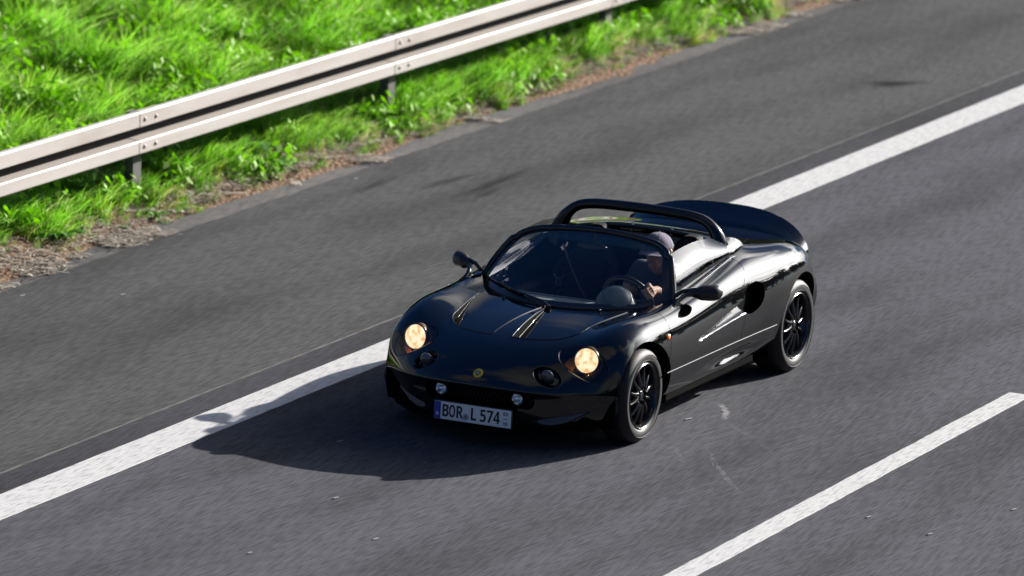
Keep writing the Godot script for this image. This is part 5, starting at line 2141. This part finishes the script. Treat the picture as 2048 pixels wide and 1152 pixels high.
func driver() -> void:
	var d := thing("person", "seated driver in a grey peaked cap and dark shirt holding the steering wheel", "person", Vector3(0.30, 0.36, -0.10))
	var off := -d.position
	var shirt := Color(0.045, 0.05, 0.065)
	var jeans := Color(0.02, 0.028, 0.05)
	var skin := Color(0.42, 0.25, 0.17)
	var hair := Color(0.05, 0.035, 0.025)
	var x0 := 0.285
	var wc := Vector3(0.335, 0.700, 0.395)
	var wn := Vector3(0, 0.42, -0.91).normalized()
	var wu := Vector3(0, 0.908, 0.419)
	var hp := []
	for a in [0.46]:
		hp.append([wc + (Vector3.RIGHT * cos(a) + wu * sin(a)) * 0.162, -Vector3.RIGHT * sin(a) + wu * cos(a)])
	var wl: Vector3 = hp[0][0] + wn * 0.075 + Vector3(0.020, -0.035, -0.03)
	var wr := Vector3(0.052, 0.590, -0.005)
	var el := Vector3(x0 + 0.245, 0.575, 0.02)
	var er := Vector3(x0 - 0.225, 0.590, -0.19)
	var sl := Vector3(x0 + 0.175, 0.742, -0.27)
	var sr := Vector3(x0 - 0.175, 0.742, -0.27)
	var mb := MB.new()
	var pr := [
		[Vector3(x0 - 0.07, 0.43, -0.14), Vector3(x0 + 0.07, 0.43, -0.14), 0.115, 0.115, jeans],
		[Vector3(x0, 0.46, -0.16), Vector3(x0, 0.60, -0.26), 0.135, 0.140, shirt],
		[Vector3(x0 - 0.07, 0.66, -0.28), Vector3(x0 + 0.07, 0.66, -0.28), 0.125, 0.125, shirt],
		[Vector3(x0 - 0.13, 0.732, -0.28), Vector3(x0 + 0.13, 0.732, -0.28), 0.070, 0.070, shirt],
		[Vector3(x0, 0.75, -0.28), Vector3(x0, 0.828, -0.180), 0.062, 0.056, skin],
		[sl, sl.lerp(el, 0.55), 0.064, 0.058, shirt], [sr, sr.lerp(er, 0.55), 0.064, 0.058, shirt],
		[sl.lerp(el, 0.5), el, 0.050, 0.045, skin], [sr.lerp(er, 0.5), er, 0.050, 0.045, skin],
		[el, wl, 0.044, 0.029, skin], [er, wr, 0.044, 0.029, skin],
		[Vector3(x0 + 0.09, 0.43, -0.10), Vector3(x0 + 0.13, 0.52, 0.33), 0.088, 0.066, jeans],
		[Vector3(x0 - 0.09, 0.43, -0.10), Vector3(x0 - 0.12, 0.52, 0.33), 0.088, 0.066, jeans],
		[Vector3(x0 + 0.13, 0.52, 0.33), Vector3(x0 + 0.10, 0.32, 0.66), 0.060, 0.042, jeans],
		[Vector3(x0 - 0.12, 0.52, 0.33), Vector3(x0 - 0.08, 0.32, 0.66), 0.060, 0.042, jeans]]
	nets(mb, pr, 0.014, 0.030)
	hand(mb, wl, wc, hp[0][0], hp[0][1], wn, 1.0, skin)
	hand(mb, wr, Vector3(0.03, 0.50, 0.066), Vector3(0.03, 0.575, 0.066), Vector3(1, 0, 0.2).normalized(), Vector3(0, 0.2, -1).normalized(), 1.0, skin)
	# head on its own finer grid
	var hc := Vector3(x0, 0.898, -0.135)
	var hd := [
		[hc + Vector3(0, 0.030, -0.020), hc + Vector3(0, 0.025, 0.012), 0.082, 0.078, skin],
		[hc + Vector3(0, -0.030, 0.030), hc + Vector3(0, -0.065, 0.050), 0.058, 0.040, skin],
		[hc + Vector3(0, -0.10, -0.03), hc + Vector3(0, -0.03, -0.015), 0.054, 0.058, skin],
		[hc + Vector3(0, 0.010, 0.086), hc + Vector3(0, -0.022, 0.106), 0.010, 0.013, skin],
		[hc + Vector3(-0.012, -0.026, 0.096), hc + Vector3(0.012, -0.026, 0.096), 0.009, 0.009, skin],
		[hc + Vector3(-0.020, -0.055, 0.082), hc + Vector3(0.020, -0.055, 0.082), 0.010, 0.010, Color(0.36, 0.16, 0.12)],
		[hc + Vector3(-0.035, 0.020, 0.076), hc + Vector3(0.035, 0.020, 0.076), 0.014, 0.014, skin]]
	for s in [-1.0, 1.0]:
		hd.append([hc + Vector3(0.080 * s, 0.012, -0.014), hc + Vector3(0.080 * s, -0.022, -0.006), 0.016, 0.011, skin])
		hd.append([hc + Vector3(0.074 * s, 0.040, -0.05), hc + Vector3(0.066 * s, -0.02, -0.05), 0.016, 0.012, hair])
	hd.append([hc + Vector3(-0.04, 0.0, -0.085), hc + Vector3(0.04, 0.0, -0.085), 0.030, 0.030, hair])
	nets(mb, hd, 0.0045, 0.014)
	for i in mb.v.size():
		mb.v[i] += off
	var bm := mat("person_skin_and_cloth", Color(1, 1, 1), 0.7)
	bm.vertex_color_use_as_albedo = true
	put("body", mb, bm, d)
	var capm := mat("cap_cloth", lin(0.130, 0.119, 0.155), 0.9)
	capm.rim_enabled = true
	capm.rim = 0.15
	var cap := MB.new()
	var tilt := Basis(Vector3.RIGHT, -0.10)
	cap.ball(hc + Vector3(0, 0.035, -0.008) + off, Vector3(0.094, 0.092, 0.108), 28, tilt, 0.0)
	var cp := put("cap", cap, capm, d)
	# six panel seams and the button
	for k in 3:
		var seam := []
		for i in 17:
			var an := PI * i / 16.0
			var az := PI * k / 3.0
			var q := Vector3(cos(an) * cos(az) * 0.0945, sin(an) * 0.0925, cos(an) * sin(az) * 0.1085)
			seam.append(hc + Vector3(0, 0.035, -0.008) + off + tilt * q)
		var sm := MB.new()
		sm.tube(seam, [0.0012], 5)
		put("cap_seam", sm, capm, cp)
	var bt := MB.new()
	bt.ball(hc + Vector3(0, 0.128, -0.018) + off, Vector3(0.008, 0.005, 0.008), 8)
	put("cap_button", bt, capm, cp)
	var brim := MB.new()
	var r0 := []
	for i in 4:
		var row := []
		for k in 15:
			var an := lerpf(-1.15, 1.15, k / 14.0)
			var rr := i / 3.0
			var base := Vector3(sin(an) * 0.093, 0.0, cos(an) * 0.104)
			var tip := Vector3(sin(an) * 0.088, -0.022 - 0.014 * pow(absf(sin(an)), 2), 0.06 + cos(an) * 0.125)
			row.append(hc + Vector3(0, 0.036, -0.006) + off + base.lerp(tip, rr))
		r0.append(row)
	brim.grid(r0)
	var und := []
	for row in r0:
		var o := []
		for q in row: o.append(q - Vector3(0, 0.004, 0))
		und.append(o)
	for i in brim.n.size():
		if brim.n[i].y < 0.0: brim.n[i] = -brim.n[i]
	var u2 := MB.new()
	u2.grid(und)
	for i in u2.n.size():
		if u2.n[i].y > 0.0: u2.n[i] = -u2.n[i]
	brim.join(u2)
	put("cap_peak", brim, capm, cp)
	# dark front patch with a pale triangle
	var navy := mat("patch_navy", lin(0.01, 0.016, 0.05), 0.7)
	var pale := mat("patch_pale", lin(0.25, 0.40, 0.62), 0.7)
	for q in [[0.050, 0.0945, 0.0930, 0.1090, navy, 0.10, 0.62], [0.026, 0.0955, 0.0945, 0.1105, pale, 0.20, 0.52]]:
		var pm := MB.new()
		var rows := []
		for i in 7:
			var t := i / 6.0
			var row := []
			for k in 7:
				var u := lerpf(-1.0, 1.0, k / 6.0)
				var el2 := lerpf(q[5], q[6], t)
				var az: float = u * q[0] / 0.1 * (1.0 - t * 0.96)
				row.append(hc + Vector3(0, 0.035, -0.008) + off + tilt * Vector3(sin(az) * cos(el2) * q[1], sin(el2) * q[2], cos(az) * cos(el2) * q[3]))
			rows.append(row)
		pm.grid(rows)
		flip_out(pm, hc + off)
		put("cap_patch", pm, q[4], cp)
